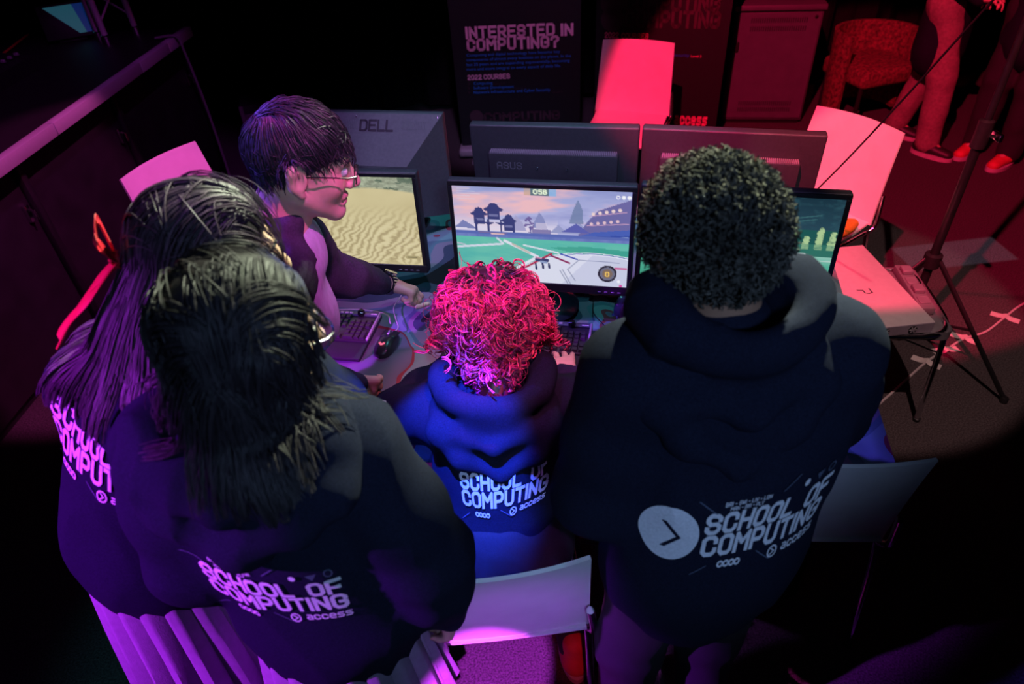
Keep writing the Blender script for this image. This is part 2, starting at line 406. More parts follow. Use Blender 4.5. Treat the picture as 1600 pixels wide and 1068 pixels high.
def cloth_mat():  # cloth pattern with patches of coloured stage light painted into it
    m = bpy.data.materials.new('pattern_and_light_cloth'); m.use_nodes = True
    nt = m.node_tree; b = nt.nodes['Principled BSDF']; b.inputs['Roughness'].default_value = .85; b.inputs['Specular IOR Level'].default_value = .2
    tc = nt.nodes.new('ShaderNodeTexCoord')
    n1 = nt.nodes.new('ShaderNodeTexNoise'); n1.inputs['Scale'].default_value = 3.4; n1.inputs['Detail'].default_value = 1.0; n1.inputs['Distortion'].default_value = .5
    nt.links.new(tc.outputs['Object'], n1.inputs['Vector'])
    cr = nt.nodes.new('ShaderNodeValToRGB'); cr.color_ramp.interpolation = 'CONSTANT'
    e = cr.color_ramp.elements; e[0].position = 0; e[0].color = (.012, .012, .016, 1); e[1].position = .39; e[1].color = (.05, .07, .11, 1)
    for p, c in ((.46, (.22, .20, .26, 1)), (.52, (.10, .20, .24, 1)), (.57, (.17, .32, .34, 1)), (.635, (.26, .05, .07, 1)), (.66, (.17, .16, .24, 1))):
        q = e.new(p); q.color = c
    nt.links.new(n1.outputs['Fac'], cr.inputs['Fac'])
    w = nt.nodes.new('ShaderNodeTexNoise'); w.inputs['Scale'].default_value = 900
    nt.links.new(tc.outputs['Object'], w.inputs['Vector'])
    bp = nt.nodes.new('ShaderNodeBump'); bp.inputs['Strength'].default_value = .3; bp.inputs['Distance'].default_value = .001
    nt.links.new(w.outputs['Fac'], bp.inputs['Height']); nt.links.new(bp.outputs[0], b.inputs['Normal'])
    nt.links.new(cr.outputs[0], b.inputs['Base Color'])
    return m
def wob(x, y):
    return .0030 * np.sin(9 * x + 5 * np.sin(4 * y)) * np.sin(11 * y + 2 * x) + .002 * np.sin(31 * x + 17 * y + 2 * np.sin(6 * x))
us = np.linspace(-1.10, 1.01, 150); vs = np.linspace(-.53, .88, 110)
U, V = np.meshgrid(us, vs, indexing='ij')
ex = np.maximum(np.maximum(-1.025 - U, U - .935), 0); ey = np.maximum(np.maximum(-.455 - V, V - .805), 0)
Uc = np.clip(U, -1.03, .94); Vc = np.clip(V, -.46, .81)
drop = np.maximum(ex, ey)
flare = .012 * np.sin(U * 30) * (drop > 0) + .02 * (drop > 0)
Z = .741 + np.where(drop > 0, 0, np.abs(wob(U, V)) * .9) - drop * 2.6
Xo = Uc + np.sign(U) * np.where(ex > 0, np.abs(flare), 0); Yo = Vc + np.sign(V) * np.where(ey > 0, np.abs(flare), 0)
# a few soft creases and a rucked-up ridge between the monitors
def ridge(x0, y0, x1, y1, w, h):
    a = np.array([x0, y0]); d = np.array([x1 - x0, y1 - y0]); L = np.hypot(*d); d = d / L
    px, py = U - a[0], V - a[1]; t = np.clip(px * d[0] + py * d[1], 0, L)
    r = np.hypot(px - t * d[0], py - t * d[1])
    return h * np.exp(-(r / w) ** 2)
for q in ((-.55, -.30, -.20, -.12, .025, .012), (-.40, -.42, -.28, -.05, .02, .010), (-.30, .02, -.27, .30, .02, .02), (-.35, .12, -.22, .2, .03, .025), (.20, -.02, .46, .02, .02, .006), (-.33, -.33, -.1, -.28, .018, .008)):
    Z = Z + np.where(drop > 0, 0, ridge(*q))
G = np.stack([Xo, Yo, Z], 2)
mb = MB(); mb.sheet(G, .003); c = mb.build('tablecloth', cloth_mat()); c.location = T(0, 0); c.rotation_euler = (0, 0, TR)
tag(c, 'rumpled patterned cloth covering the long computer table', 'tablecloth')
CZ = .748
# red roll of cloth under the middle monitor
pth = [T(u, v, CZ + .020) for u, v in ((.135, .155), (.21, .150), (.29, .155), (.37, .148), (.455, .160))]
mb = MB(); mb.tube(smooth_path(pth, 8), [.016 + .003 * math.sin(i) for i in range(33)], 14); o = mb.build('rolled_cloth', mat('red_cloth', (.55, .12, .10), .85, var=.2, scale=60, bump=.4))
tag(o, 'rolled red cloth lying beneath the middle game monitor', 'cloth')

# ------------------------------------------------------------------ screens
NX, NY = 224, 132
YY, XX = np.meshgrid((np.arange(NY) + .5) / NY, (np.arange(NX) + .5) / NX, indexing='ij')   # y down, 0..1
def vnoise(x, y, seed=0):
    xi = np.floor(x).astype(int); yi = np.floor(y).astype(int); fx = x - xi; fy = y - yi
    fx = fx * fx * (3 - 2 * fx); fy = fy * fy * (3 - 2 * fy)
    def h(a, b):
        q = np.sin(a * 127.1 + b * 311.7 + seed * 74.7) * 43758.5453
        return q - np.floor(q)
    return (h(xi, yi) * (1 - fx) + h(xi + 1, yi) * fx) * (1 - fy) + (h(xi, yi + 1) * (1 - fx) + h(xi + 1, yi + 1) * fx) * fy
def fbm(x, y, s=0): return .5 * vnoise(x, y, s) + .27 * vnoise(2 * x, 2 * y, s + 1) + .15 * vnoise(4 * x, 4 * y, s + 2) + .08 * vnoise(8 * x, 8 * y, s + 3)
def mixc(I, c, a):
    a = np.clip(a, 0, 1)[..., None]; return I * (1 - a) + lin(c) * a
def poly(pts):
    m = np.zeros(XX.shape, bool); n = len(pts)
    for i in range(n):
        x0, y0 = pts[i]; x1, y1 = pts[(i + 1) % n]
        cnd = ((y0 > YY) != (y1 > YY))
        m ^= cnd & (XX < (x1 - x0) * (YY - y0) / ((y1 - y0) + 1e-12) + x0)
    return m.astype(float)
def seg(x0, y0, x1, y1, w):
    dx, dy = x1 - x0, y1 - y0; a = 1.7
    t = np.clip(((XX - x0) * dx * a * a + (YY - y0) * dy) / (dx * dx * a * a + dy * dy), 0, 1)
    r = np.hypot((XX - x0 - t * dx) * a, YY - y0 - t * dy); return np.clip((w - r) / .004 + .5, 0, 1)
def disc(cx, cy, r): return np.clip((r - np.hypot((XX - cx) * 1.7, YY - cy)) / .005 + .5, 0, 1)
def txt(I, s, x, y, hgt, c):
    ls, w = strokes(s); u = hgt / 6
    for pl in ls:
        for a, b in zip(pl[:-1], pl[1:]): I = mixc(I, c, seg(x + a[0] * u / 1.7, y + (6 - a[1]) * u, x + b[0] * u / 1.7, y + (6 - b[1]) * u, u * .75))
    return I

def scr_sand():
    I = np.ones((NY, NX, 3)) * lin('dccfa0')
    base = fbm(XX * 3, YY * 3, 3)
    I = mixc(I, 'c9b98a', (base - .4) * 1.3)
    per = 16 + 34 * (1 - YY) ** 1.6
    ph = XX * 105 + 9. * fbm(XX * 7, YY * 9, 9) * (1 + YY) + (YY ** .8) * 62 + 10 * fbm(XX * 2.2, YY * 2.5, 21)
    rip = np.sin(ph * 1.05)
    st = np.clip((YY - .30) / .3, 0, 1) * np.clip((1.02 - YY) / .08, .0, 1)
    I = mixc(I, '9a8660', np.clip(rip, 0, 1) * .62 * st)
    I = mixc(I, 'efe4ba', np.clip(-rip, 0, 1) * .5 * st)
    g = fbm(XX * 26, YY * 40, 5); g2 = fbm(XX * 60, YY * 90, 6)
    m = np.clip((.185 + .05 * np.sin(XX * 5 + 1.2) - YY) / .02, 0, 1)
    I = I * (1 - m[..., None]) + m[..., None] * (lin('a9b199') * (.45 + .9 * g[..., None]) * (.6 + .8 * g2[..., None]))
    I = mixc(I, '3d5a4a', m * (fbm(XX * 14, YY * 22, 8) > .62) * .7)
    I = mixc(I, 'b7a97c', seg(.90, .905, .965, .905, .020)); I = mixc(I, '5d5a42', seg(.905, .905, .96, .905, .006))
    return I
def scr_game():
    I = np.ones((NY, NX, 3)) * lin('b9bbe6')
    I = mixc(I, '8f9bd0', (.32 - YY) * 2.4)
    cl = fbm(XX * 3.5 + YY * 2, YY * 9, 2)
    I = mixc(I, 'f0bfc6', (cl - .45) * 4 * (YY < .45)); I = mixc(I, '7f86c4', (.42 - cl) * 3 * (YY < .4))
    I = mixc(I, 'e9e0f0', np.clip((YY - .30) / .12, 0, 1) * .75 * (XX < .6))
    I = mixc(I, '7d83b9', poly([(.0, .43), (.05, .35), (.10, .40), (.13, .44)])); I = mixc(I, 'a9a6cf', poly([(.30, .44), (.36, .28), (.40, .36), (.42, .44)]))
    I = mixc(I, '8a90c2', poly([(.45, .40), (.475, .30), (.495, .24), (.52, .30), (.54, .42)])); I = mixc(I, '9a9fcb', poly([(.55, .45), (.60, .36), (.64, .42), (.72, .33), (.78, .45)]))
    I = mixc(I, '6c7fa6', poly([(.66, .34), (.69, .17), (.71, .10), (.735, .20), (.74, .34)]) * .8)
    # far stand with tiers of pale arches
    I = mixc(I, '6f6ba6', poly([(.76, .32), (.82, .20), (1, .08), (1, .50), (.70, .50)]))
    I = mixc(I, '5d62b0', poly([(.62, .43), (.70, .34), (.78, .43)])); I = mixc(I, '4a62b8', poly([(.66, .50), (.80, .42), (1, .38), (1, .56), (.66, .55)]))
    for q in range(5):
        I = mixc(I, 'f0d6d6', disc(.795 + .036 * q, .235 - .012 * q, .017)); I = mixc(I, 'e6c4cf', disc(.785 + .036 * q, .335 - .009 * q, .015))
    I = mixc(I, 'c9a0c2', seg(.775, .258, .975, .205, .004)); I = mixc(I, 'c9a0c2', seg(.76, .355, .99, .320, .004))
    I = mixc(I, '2f49a4', poly([(.72, .53), (.80, .46), (1, .44), (1, .60), (.74, .57)])); I = mixc(I, 'd5e6ff', seg(.86, .475, .99, .465, .008))
    I = mixc(I, '20327f', poly([(.84, .50), (1, .485), (1, .60), (.84, .57)]))
    I = mixc(I, 'd6def2', seg(.85, .475, .842, .57, .010))
    # gate with three roofs
    g = '3a3f78'
    for (x, y, w) in ((.148, .235, .052), (.232, .185, .060), (.318, .295, .045)):
        I = mixc(I, g, poly([(x - w, y + .045), (x - w * .8, y + .062), (x + w * .8, y + .062), (x + w, y + .045), (x + w * .55, y + .02), (x + w * .35, y - .012), (x, y - .022), (x - w * .35, y - .012), (x - w * .55, y + .02)]))
        I = mixc(I, g, poly([(x - w * .62, y + .06), (x + w * .62, y + .06), (x + w * .62, y + .15), (x - w * .62, y + .15)]))
        I = mixc(I, '8e8fc0', seg(x - w * .35, y + .105, x + w * .35, y + .105, .012) * .55)
    for x in (.127, .200, .272, .345): I = mixc(I, g, poly([(x - .006, .33), (x + .006, .33), (x + .006, .475), (x - .006, .475)]))
    for (x0, x1) in ((.133, .195), (.206, .267), (.278, .340)): I = mixc(I, g, poly([(x0, .36), (x1, .36), (x1, .39), ((x0 + x1) / 2, .365), (x0, .395)]))
    tr = (fbm(XX * 40, YY * 40, 12) > .48) * (np.hypot((XX - .43) * 1.6, (YY - .375)) < .07 + .02 * np.sin(XX * 90))
    I = mixc(I, '6b5a9a', tr * .9); I = mixc(I, '55549a', seg(.44, .40, .445, .46, .006))
    I = mixc(I, 'd9cfe6', poly([(.475, .35), (.535, .345), (.535, .42), (.475, .42)]) * .6); I = mixc(I, '62589c', poly([(.45, .42), (.56, .42), (.56, .46), (.45, .46)]) * .8)
    I = mixc(I, '5a6bb4', np.clip((YY - .455) / .01, 0, 1) * (YY < .53)); I = mixc(I, '8c9ad6', ((YY > .49) & (YY < .53)) * .6 * fbm(XX * 30, YY * 10, 3))
    I = mixc(I, 'f2c9c6', seg(.215, .482, .285, .482, .008)); I = mixc(I, '7a6a96', seg(.14, .472, .30, .475, .006))
    # pitch
    p = (YY > .525)
    I = mixc(I, '5cbcae', p * 1.); I = mixc(I, '4aa6ae', p * np.clip((YY - .56) * 1.6, 0, .8)); I = mixc(I, '7accb4', p * (fbm(XX * 6, YY * 14, 7) - .4) * 1.5)
    I = mixc(I, '2f9a86', poly([(.55, .60), (.75, .575), (1, .60), (1, .66), (.72, .66)]) * .7)
    I = mixc(I, 'd7dcec', seg(.0, .645, .27, .59, .011)); I = mixc(I, 'd7dcec', seg(.245, .53, .28, .585, .010)); I = mixc(I, 'b6c2cf', seg(0, .60, .05, .615, .008))
    I = mixc(I, 'e3e4f2', seg(.29, .555, .48, .71, .014)); I = mixc(I, 'e3e4f2', seg(.48, .71, .36, .84, .014)); I = mixc(I, 'dfe3ef', seg(.40, .59, .60, .655, .008))
    I = mixc(I, 'c7bdb4', seg(.335, .585, .435, .675, .010))
    I = mixc(I, '8cc9c0', poly([(.36, .57), (.62, .66), (.49, .70)]) * .0)
    q = ((XX - .80) / .47) ** 2 + ((YY - 1.0) / .35) ** 2 < 1
    I = mixc(I, 'ccd0e8', q * 1.); ring = np.abs(np.sqrt(((XX - .80) / .47) ** 2 + ((YY - 1.0) / .35) ** 2) - 1)
    I = mixc(I, '3c4fae', np.clip((.012 - ring) / .006, 0, 1) * (XX > .55)); I = mixc(I, 'f0f2ff', np.clip((.04 - ring) / .01, 0, 1) * (ring > .014))
    I = mixc(I, 'e8eaf8', poly([(.42, .80), (.60, .67), (.80, .66), (.62, 1), (.38, 1)]) * .6)
    I = mixc(I, 'b02850', seg(.41, .83, .56, .67, .011)); I = mixc(I, '8e2a5c', seg(.56, .69, .665, .76, .010)); I = mixc(I, '4050b4', seg(.615, .665, .71, .715, .008))
    for (a, b) in (((.61, .845), (.66, 1)), ((.625, .835), (.675, 1)), ((.655, .83), (.72, .72)), ((.655, .83), (.70, .95))): I = mixc(I, '7e86a6', seg(*a, *b, .005) * .8)
    I = mixc(I, '8d93b6', seg(.72, .72, .95, .73, .004))
    # small buggy
    I = mixc(I, '3c4270', seg(.475, .74, .535, .745, .020)); I = mixc(I, '2a3060', seg(.468, .79, .472, .845, .010)); I = mixc(I, '2a3060', seg(.508, .78, .512, .83, .011)); I = mixc(I, '2a3060', seg(.545, .78, .548, .825, .010))
    I = mixc(I, 'cf8fb0', seg(.47, .715, .50, .725, .008)); I = mixc(I, '8fa0c8', seg(.50, .76, .53, .77, .012))
    # boost dial, clock, corner buttons
    I = mixc(I, '4a4a60', disc(.885, .855, .085) * .82); I = mixc(I, '2c2a34', (np.abs(np.hypot((XX - .885) * 1.7, YY - .855) - .082) < .010)); I = mixc(I, '8a6a30', disc(.885, .855, .05) * .6)
    I = txt(I, '0', .873, .838, .045, 'f5c860')
    I = mixc(I, 'cc5f98', seg(.93, .79, .99, .79, .010)); I = mixc(I, 'f6f6ff', disc(.952, .935, .016)); I = mixc(I, 'd84aa0', disc(.965, .985, .016))
    I = mixc(I, '4f6f78', poly([(.445, .0), (.55, .0), (.55, .075), (.445, .075)]) * .92); I = mixc(I, 'c8a880', poly([(.41, .0), (.445, .0), (.445, .075), (.41, .075)]) * .6); I = mixc(I, '88b8e6', poly([(.55, .0), (.59, .0), (.59, .075), (.55, .075)]) * .85)
    I = txt(I, '0:56', .462, .018, .040, 'f2ffe0')
    for x in (.925, .955, .985): I = mixc(I, 'f8f8ff', disc(x, .062, .018)); 
    I = mixc(I, '8a8ad0', disc(.925, .062, .010))
    for q in range(5): I = mixc(I, 'd8d6ea', seg(.03, .03 + .025 * q, .10 + .03 * (q % 3), .03 + .025 * q, .004) * .6)
    return I
def scr_field():
    I = np.ones((NY, NX, 3)) * lin('2b4c5c')
    I = mixc(I, '16303e', (.35 - YY) * 2.5); I = mixc(I, '3a6a74', (fbm(XX * 30, YY * 30, 4) - .5) * 1.2 * (YY < .5))
    I = mixc(I, '1c5c54', ((YY > .30) & (YY < .56)) * .85)
    for q in range(16):
        x = .02 + .064 * q; h = .16 + .05 * math.sin(q * 2.3)
        a = np.clip((YY - (.47 - h)) / h, 0, 1); tw = np.abs(XX - x) < .020 * (.35 + .9 * np.sqrt(a) * (1 - .35 * a)) * (.55 + .9 * fbm(XX * 50, YY * 34, q))
        I = mixc(I, 'b4d49c', tw * ((YY > .47 - h) & (YY < .49)) * np.clip(fbm(XX * 70, YY * 46, q) * 1.9, 0, 1))
    I = mixc(I, '3f8a76', poly([(0, .44), (1, .44), (1, .56), (0, .56)]) * .5); I = mixc(I, 'cfe0e0', seg(.60, .535, .86, .54, .008)); I = mixc(I, '3c6a70', seg(.55, .27, .90, .16, .005)); I = mixc(I, '3c6a70', seg(.55, .30, .88, .20, .005)); I = mixc(I, '5d8a90', seg(.71, .2, .695, .53, .005)); I = mixc(I, 'cfdcd8', seg(.68, .52, .73, .525, .02))
    p = YY > .56
    I = mixc(I, '52b49a', p * 1.); I = mixc(I, 'a9d8cc', p * np.clip((.66 - YY) * 7, 0, .8)); I = mixc(I, '2c8f70', p * np.clip((YY - .66) * 2, 0, .7)); I = mixc(I, '7ed0b6', p * (fbm(XX * 4, YY * 12, 3) - .45) * 1.6)
    I = mixc(I, 'd6e6e2', seg(0, .645, 1, .60, .005) * .7)
    I = mixc(I, '14345c', disc(.845, .845, .115) * .75); I = mixc(I, '2b74c8', disc(.845, .845, .092)); I = mixc(I, '5aa0e6', disc(.845, .845, .05))
    I = txt(I, '2', .822, .81, .075, 'e8f2ff'); I = mixc(I, 'f2f8ff', disc(.945, .945, .022)); I = mixc(I, '2c8f70', disc(.945, .945, .011))
    return I
def screen(parent, img, w, h, z0, y, fr, gain=1.0):
    NY, NX = img.shape[:2]
    xs = np.linspace(-w / 2, w / 2, NX); zs = np.linspace(z0 + h, z0, NY)
    V = np.array([[(x, y, z) for x in xs] for z in zs]).reshape(-1, 3)
    V = np.array([fr(q) for q in V])
    i = np.arange(NY - 1)[:, None] * NX + np.arange(NX - 1)[None, :]; i = i.ravel()
    Fq = np.stack([i, i + NX, i + NX + 1, i + 1], 1)
    return np_mesh('screen', V, Fq, screen_mat(), parent, np.clip(img, 0, 1).reshape(-1, 3) * gain, smooth=False)

# ------------------------------------------------------------------ monitors
def tilt(a, z0, dz=0.):
    c, s = math.cos(a), math.sin(a)
    return lambda q: (q[0], q[1] * c + (q[2] - z0) * s, dz + z0 + (q[2] - z0) * c - q[1] * s)
def make_monitor(loc, rz, label, img=None, gain=1., dz=0., W=.548, H=.352):
    t = empty('monitor', loc, rz, label, 'monitor', 'computer monitors on the long table')
    b = .118; fr = tilt(math.radians(4), b, dz)
    mb = MB(); mb.rbox((-W / 2, -.012, b), (W / 2, .022, b + H), .006, 3, fr=fr)
    mb.build('housing', m_housing, t)
    # raised bezel frame
    bz = .015
    for nme, lo, hi in (('bezel', (-W / 2 + .002, -.0165, b + H - bz), (W / 2 - .002, -.011, b + H - .002)), ('bezel', (-W / 2 + .002, -.0165, b + .002), (W / 2 - .002, -.011, b + .030)),
                    ('bezel', (-W / 2 + .002, -.0165, b + .030), (-W / 2 + bz, -.011, b + H - bz)), ('bezel', (W / 2 - bz, -.0165, b + .030), (W / 2 - .002, -.011, b + H - bz))):
        mb = MB(); mb.rbox(lo, hi, .0016, 1, fr=fr); mb.build(nme, m_black, t)
    if img is None:
        img = np.ones((6, 8, 3)) * lin('6a7ab0') * .25
    s = screen(t, img, W - 2 * bz, H - bz - .030, b + .030, -.0125, fr, gain)
    for q in range(4):
        mb = MB(); mb.rbox((W / 2 - .10 + .02 * q, -.0185, b + .010), (W / 2 - .09 + .02 * q, -.016, b + .014), .0008, 1, fr=fr); mb.build('button', m_grey, t)
    mb = MB(); cw = .212
    prof = [(-cw - .012, b + .03), (cw + .012, b + .03), (cw + .012, b + H - .075), (-cw - .012, b + H - .075)]
    mb.rbox((-cw, .020, b + .035), (cw, .052, b + H - .082), .006, 2, fr=fr)
    bc = mb.build('back_cover', m_housing, t)
    mb = MB()
    for q in range(70): x = -cw + .008 + q * (2 * cw - .016) / 69; mb.box((x - .0018, .0215, b + H - .084), (x + .0018, .050, b + H - .0795), fr=fr)
    v = mb.build('vent_ribs', m_cab, bc, smooth=False); v['kind'] = 'stuff'
    for x in (-.05, .05):
        mb = MB(); mb.lathe([(.0045, 0), (.0045, .002), (.003, .003)], 12, fr=lambda q, x=x: fr((x + q[0], .052 + q[2], b + H - .13 + q[1]))); mb.build('screw', m_chrome, bc)
    ls, w = strokes('ASUS'); Vv, Fc = stroke_mesh(ls, 1.0); k = .022 / 6
    mb = MB(); mb.add([fr((.185 - p[0] * k, .0525, b + H - .135 + p[1] * k)) for p in Vv], Fc); 
    mb.v = mb.v; mb.build('embossed_mark', m_grey, bc, smooth=False)
    mb = MB(); mb.rbox((-.03, .030 if dz > -.03 else .034, .012), (.03, .058, b + .16 + dz), .006, 2); mb.build('stand_neck', m_black, t)
    mb = MB(); mb.lathe([(.105, 0), (.108, .004), (.102, .010), (.04, .016), (.03, .017)], 40, (0, .075, 0)); mb.build('stand_base', mat('blue_black_gloss', (.012, .014, .03), .18), t)
    return t

make_monitor(T(-.675, .095, CZ + .004), TR + .03, 'monitor at the left showing rippled desert sand', scr_sand(), .85, dz=-.032)
make_monitor(T(0, 0, CZ + .004), TR, 'middle monitor showing a car football game with a gate', scr_game(), .92)
make_monitor(T(.555, .01, CZ + .004), TR - .03, 'right monitor showing a floodlit green pitch and a blue dial', scr_field(), .85)
make_monitor(T(-.012, .40, CZ + .004), TR + math.pi + .0, 'black monitor seen from behind directly above the middle game screen', dz=.028)
make_monitor(T(.545, .42, CZ + .004), TR + math.pi - .05, 'black monitor seen from behind, right one by the red chair', dz=.015)

# the older grey monitor with deep sloping back, turned away
t = empty('monitor', T(-.685, .56, CZ + .004), TR + math.pi, 'deep backed grey monitor with maker lettering, turned away', 'monitor', 'computer monitors on the long table')
W2, H2, b = .50, .392, .06
mb = MB()
o4 = [(-W2 / 2, b), (W2 / 2, b), (W2 / 2, b + H2), (-W2 / 2, b + H2)]; i4 = [(-W2 / 2 + .115, b + .04), (W2 / 2 - .115, b + .04), (W2 / 2 - .115, b + H2 - .145), (-W2 / 2 + .115, b + H2 - .145)]
mb.add([(x, 0, z) for x, z in o4] + [(x, .012, z) for x, z in o4] + [(x, .135, z) for x, z in i4], [(0, 1, 2, 3), (0, 1, 5, 4), (1, 2, 6, 5), (2, 3, 7, 6), (3, 0, 4, 7), (4, 5, 9, 8), (5, 6, 10, 9), (6, 7, 11, 10), (7, 4, 8, 11), (8, 9, 10, 11)])
hs = mb.build('housing', m_dell, t, sharp=20)
mb = MB(); mb.rbox((-W2 / 2, -.025, b), (W2 / 2, 0.001, b + H2), .006, 2); mb.build('front_frame', m_housing, t)
screen(t, np.ones((6, 8, 3)) * lin('8a94c8') * .25, W2 - .04, H2 - .05, b + .03, -.0262, lambda q: q, 1.)
mb = MB(); ls, w = strokes('DELL', 1.3, 1.6); Vv, Fc = stroke_mesh(ls, 1.35); k = .036 / 6
nn = nrm(np.cross(v3(1, 0, 0), v3(0, .123, -.145))); sl = nrm(v3(0, .123, -.145))
def onslope(x, s, off=.0008): return v3(x, .012, b + H2) + sl * s + v3(0, -nn[1], -nn[2]) * -off
top = v3(0, .012, b + H2); nout = v3(0, .145, .123) / np.hypot(.145, .123)
mb.add([v3(.055 - p[0] * k, .012, b + H2) + sl * (.062 - p[1] * k) + nout * .001 for p in Vv], Fc); mb.build('lettering', m_black, hs, smooth=False)
mb = MB()
for q in range(60):
    x = -.19 + q * .38 / 59
    if -.10 < x < .07: continue
    mb.box((x - .0012, 0, 0), (x + .0012, .03, .0016), fr=lambda a: v3(a[0], .012, b + H2) + sl * (.026 + a[1]) + nout * a[2])
v = mb.build('vent_ribs', m_dell, hs, smooth=False); v['kind'] = 'stuff'
for x in (-.235, .07):
    mb = MB(); mb.lathe([(.003, 0), (.003, .0015), (.002, .002)], 10, fr=lambda a, x=x: v3(x + a[0], .012, b + H2) + sl * (.012 + a[1]) + nout * a[2]); mb.build('screw', m_chrome, hs)
mb = MB(); mb.box((.105, .088, 0), (.135, .118, .001), fr=lambda a: v3(a[0], .012, b + H2) + sl * a[1] + nout * a[2]); mb.build('sticker', m_tape, hs)
mb = MB(); mb.rbox((-.06, .135, b + .06), (.06, .19, b + H2 - .19), .01, 2); mb.build('stand_neck', m_black, t)
mb = MB(); mb.rbox((-.05, .145, b + H2 - .195), (.035, .215, b + H2 - .16), .006, 2); mb.build('port_cover', m_silver, t)
mb = MB(); mb.rbox((-.14, -.03, 0), (.14, .17, .018), .008, 2); mb.build('stand_base', m_black, t)
mb = MB(); mb.rbox((-.055, .11, .016), (.055, .17, b + .09), .008, 2); mb.build('stand_post', m_black, t)
# ------------------------------------------------------------------ keyboards and mice
m_key = mat('key_plastic', (.035, .033, .042), .5, var=.15, scale=200)
m_kbd = mat('keyboard_body', (.03, .03, .038), .42, var=.1)
m_rest = mat('wrist_rest', (.020, .022, .032), .6, var=.1, bump=.3, bscale=500)
def keycap(w):
    mb = MB(); h = .0085; a = w / 2 - .0011; c = .0081; t = .0022
    v = [(-a, -c, 0), (a, -c, 0), (a, c, 0), (-a, c, 0), (-a + t, -c + t, h), (a - t, -c + t, h), (a - t, c - t * .6, h), (-a + t, c - t * .6, h)]
    mb.add(v, [(3, 2, 1, 0), (4, 5, 6, 7), (0, 1, 5, 4), (1, 2, 6, 5), (2, 3, 7, 6), (3, 0, 4, 7)])
    me = bpy.data.meshes.new('key'); me.from_pydata(mb.v, [], mb.f); me.materials.append(m_key); return me
p = .0187
ROWS = []
def row(y, x, ws):
    for w in ws:
        if w > 0: ROWS.append((x + w * p / 2, y, round(w, 2)))
        x += abs(w) * p
x0 = -.2125
row(.066, x0, [1, -1, 1, 1, 1, 1, -.5, 1, 1, 1, 1, -.5, 1, 1, 1, 1, -.25, 1, 1, 1])
row(.042, x0, [1] * 13 + [2, -.25, 1, 1, 1, -.25, 1, 1, 1, 1])
row(.0233, x0, [1.5] + [1] * 12 + [1.5, -.25, 1, 1, 1, -.25, 1, 1, 1, 1])
row(.0046, x0, [1.75] + [1] * 11 + [2.25, -3.5, 1, 1, 1])
row(-.0141, x0, [2.25] + [1] * 10 + [2.75, -1.25, 1, -1.25, 1, 1, 1, 1])
row(-.0328, x0, [1.25, 1.25, 1.25, 6.25, 1.25, 1.25, 1.25, 1.25, -.25, 1, 1, 1, -.25, 2, 1, 1])
KEYM = {w: keycap(w * p) for w in set(r[2] for r in ROWS)}
def make_keyboard(loc, rz, label):
    t = empty('keyboard', loc, rz, label, 'keyboard', 'gaming keyboards on the table')
    mb = MB(); mb.rbox((-.222, -.048, 0), (.222, .096, .017), .004, 2); body = mb.build('body', m_kbd, t)
    mb = MB(); mb.rbox((-.222, .077, .016), (.222, .096, .024), .003, 2); mb.build('top_strip', mat('keyboard_strip', (.10, .13, .16), .3), t)
    mb = MB(); mb.rbox((.215, -.046, .016), (.2225, .094, .026), .002, 1); mb.build('side_rail', m_alu, t)
    mb = MB(); mb.lathe([(.002, -.012), (.010, -.009), (.0135, 0), (.010, .009), (.002, .012)], 20, fr=lambda q: (.158 + q[2], .082 + q[1], .028 + q[0])); mb.build('volume_wheel', mat('gloss_black', (.006, .006, .008), .1), t)
    for q in range(3):
        mb = MB(); mb.rbox((.085 + .016 * q, .080, .0235), (.097 + .016 * q, .088, .0265), .001, 1); mb.build('media_button', m_silver, t)
    mb = MB(); ls, w = strokes('ROG'); Vv, Fc = stroke_mesh(ls, 1.); 
    mb.add([(.176 + a[0] * .0011, .0795 + a[1] * .0011, .0246) for a in Vv] if False else [(.19, .08, .0243), (.211, .08, .0243), (.211, .0855, .0243), (.19, .0855, .0243)], Fc if False else [(0, 1, 2, 3)]); mb.build('indicator_strip', m_print, t, smooth=False)
    mb = MB(); mb.rbox((-.222, -.128, 0), (.222, -.050, .014), .005, 2); mb.build('wrist_rest', m_rest, t)
    for x, y, w in ROWS:
        k = bpy.data.objects.new('key', KEYM[w]); k.location = (x, y, .0172); link(k, t)
    return t
make_keyboard(T(-.745, -.165, CZ + .008), TR + .02, 'black gaming keyboard below the desert sand monitor')
make_keyboard(T(-.058, -.138, CZ + .008), TR, 'black gaming keyboard below the middle monitor, under the player\'s hand')
make_keyboard(T(.62, -.20, CZ + .008), TR - .03, 'black gaming keyboard in front of the right monitor')

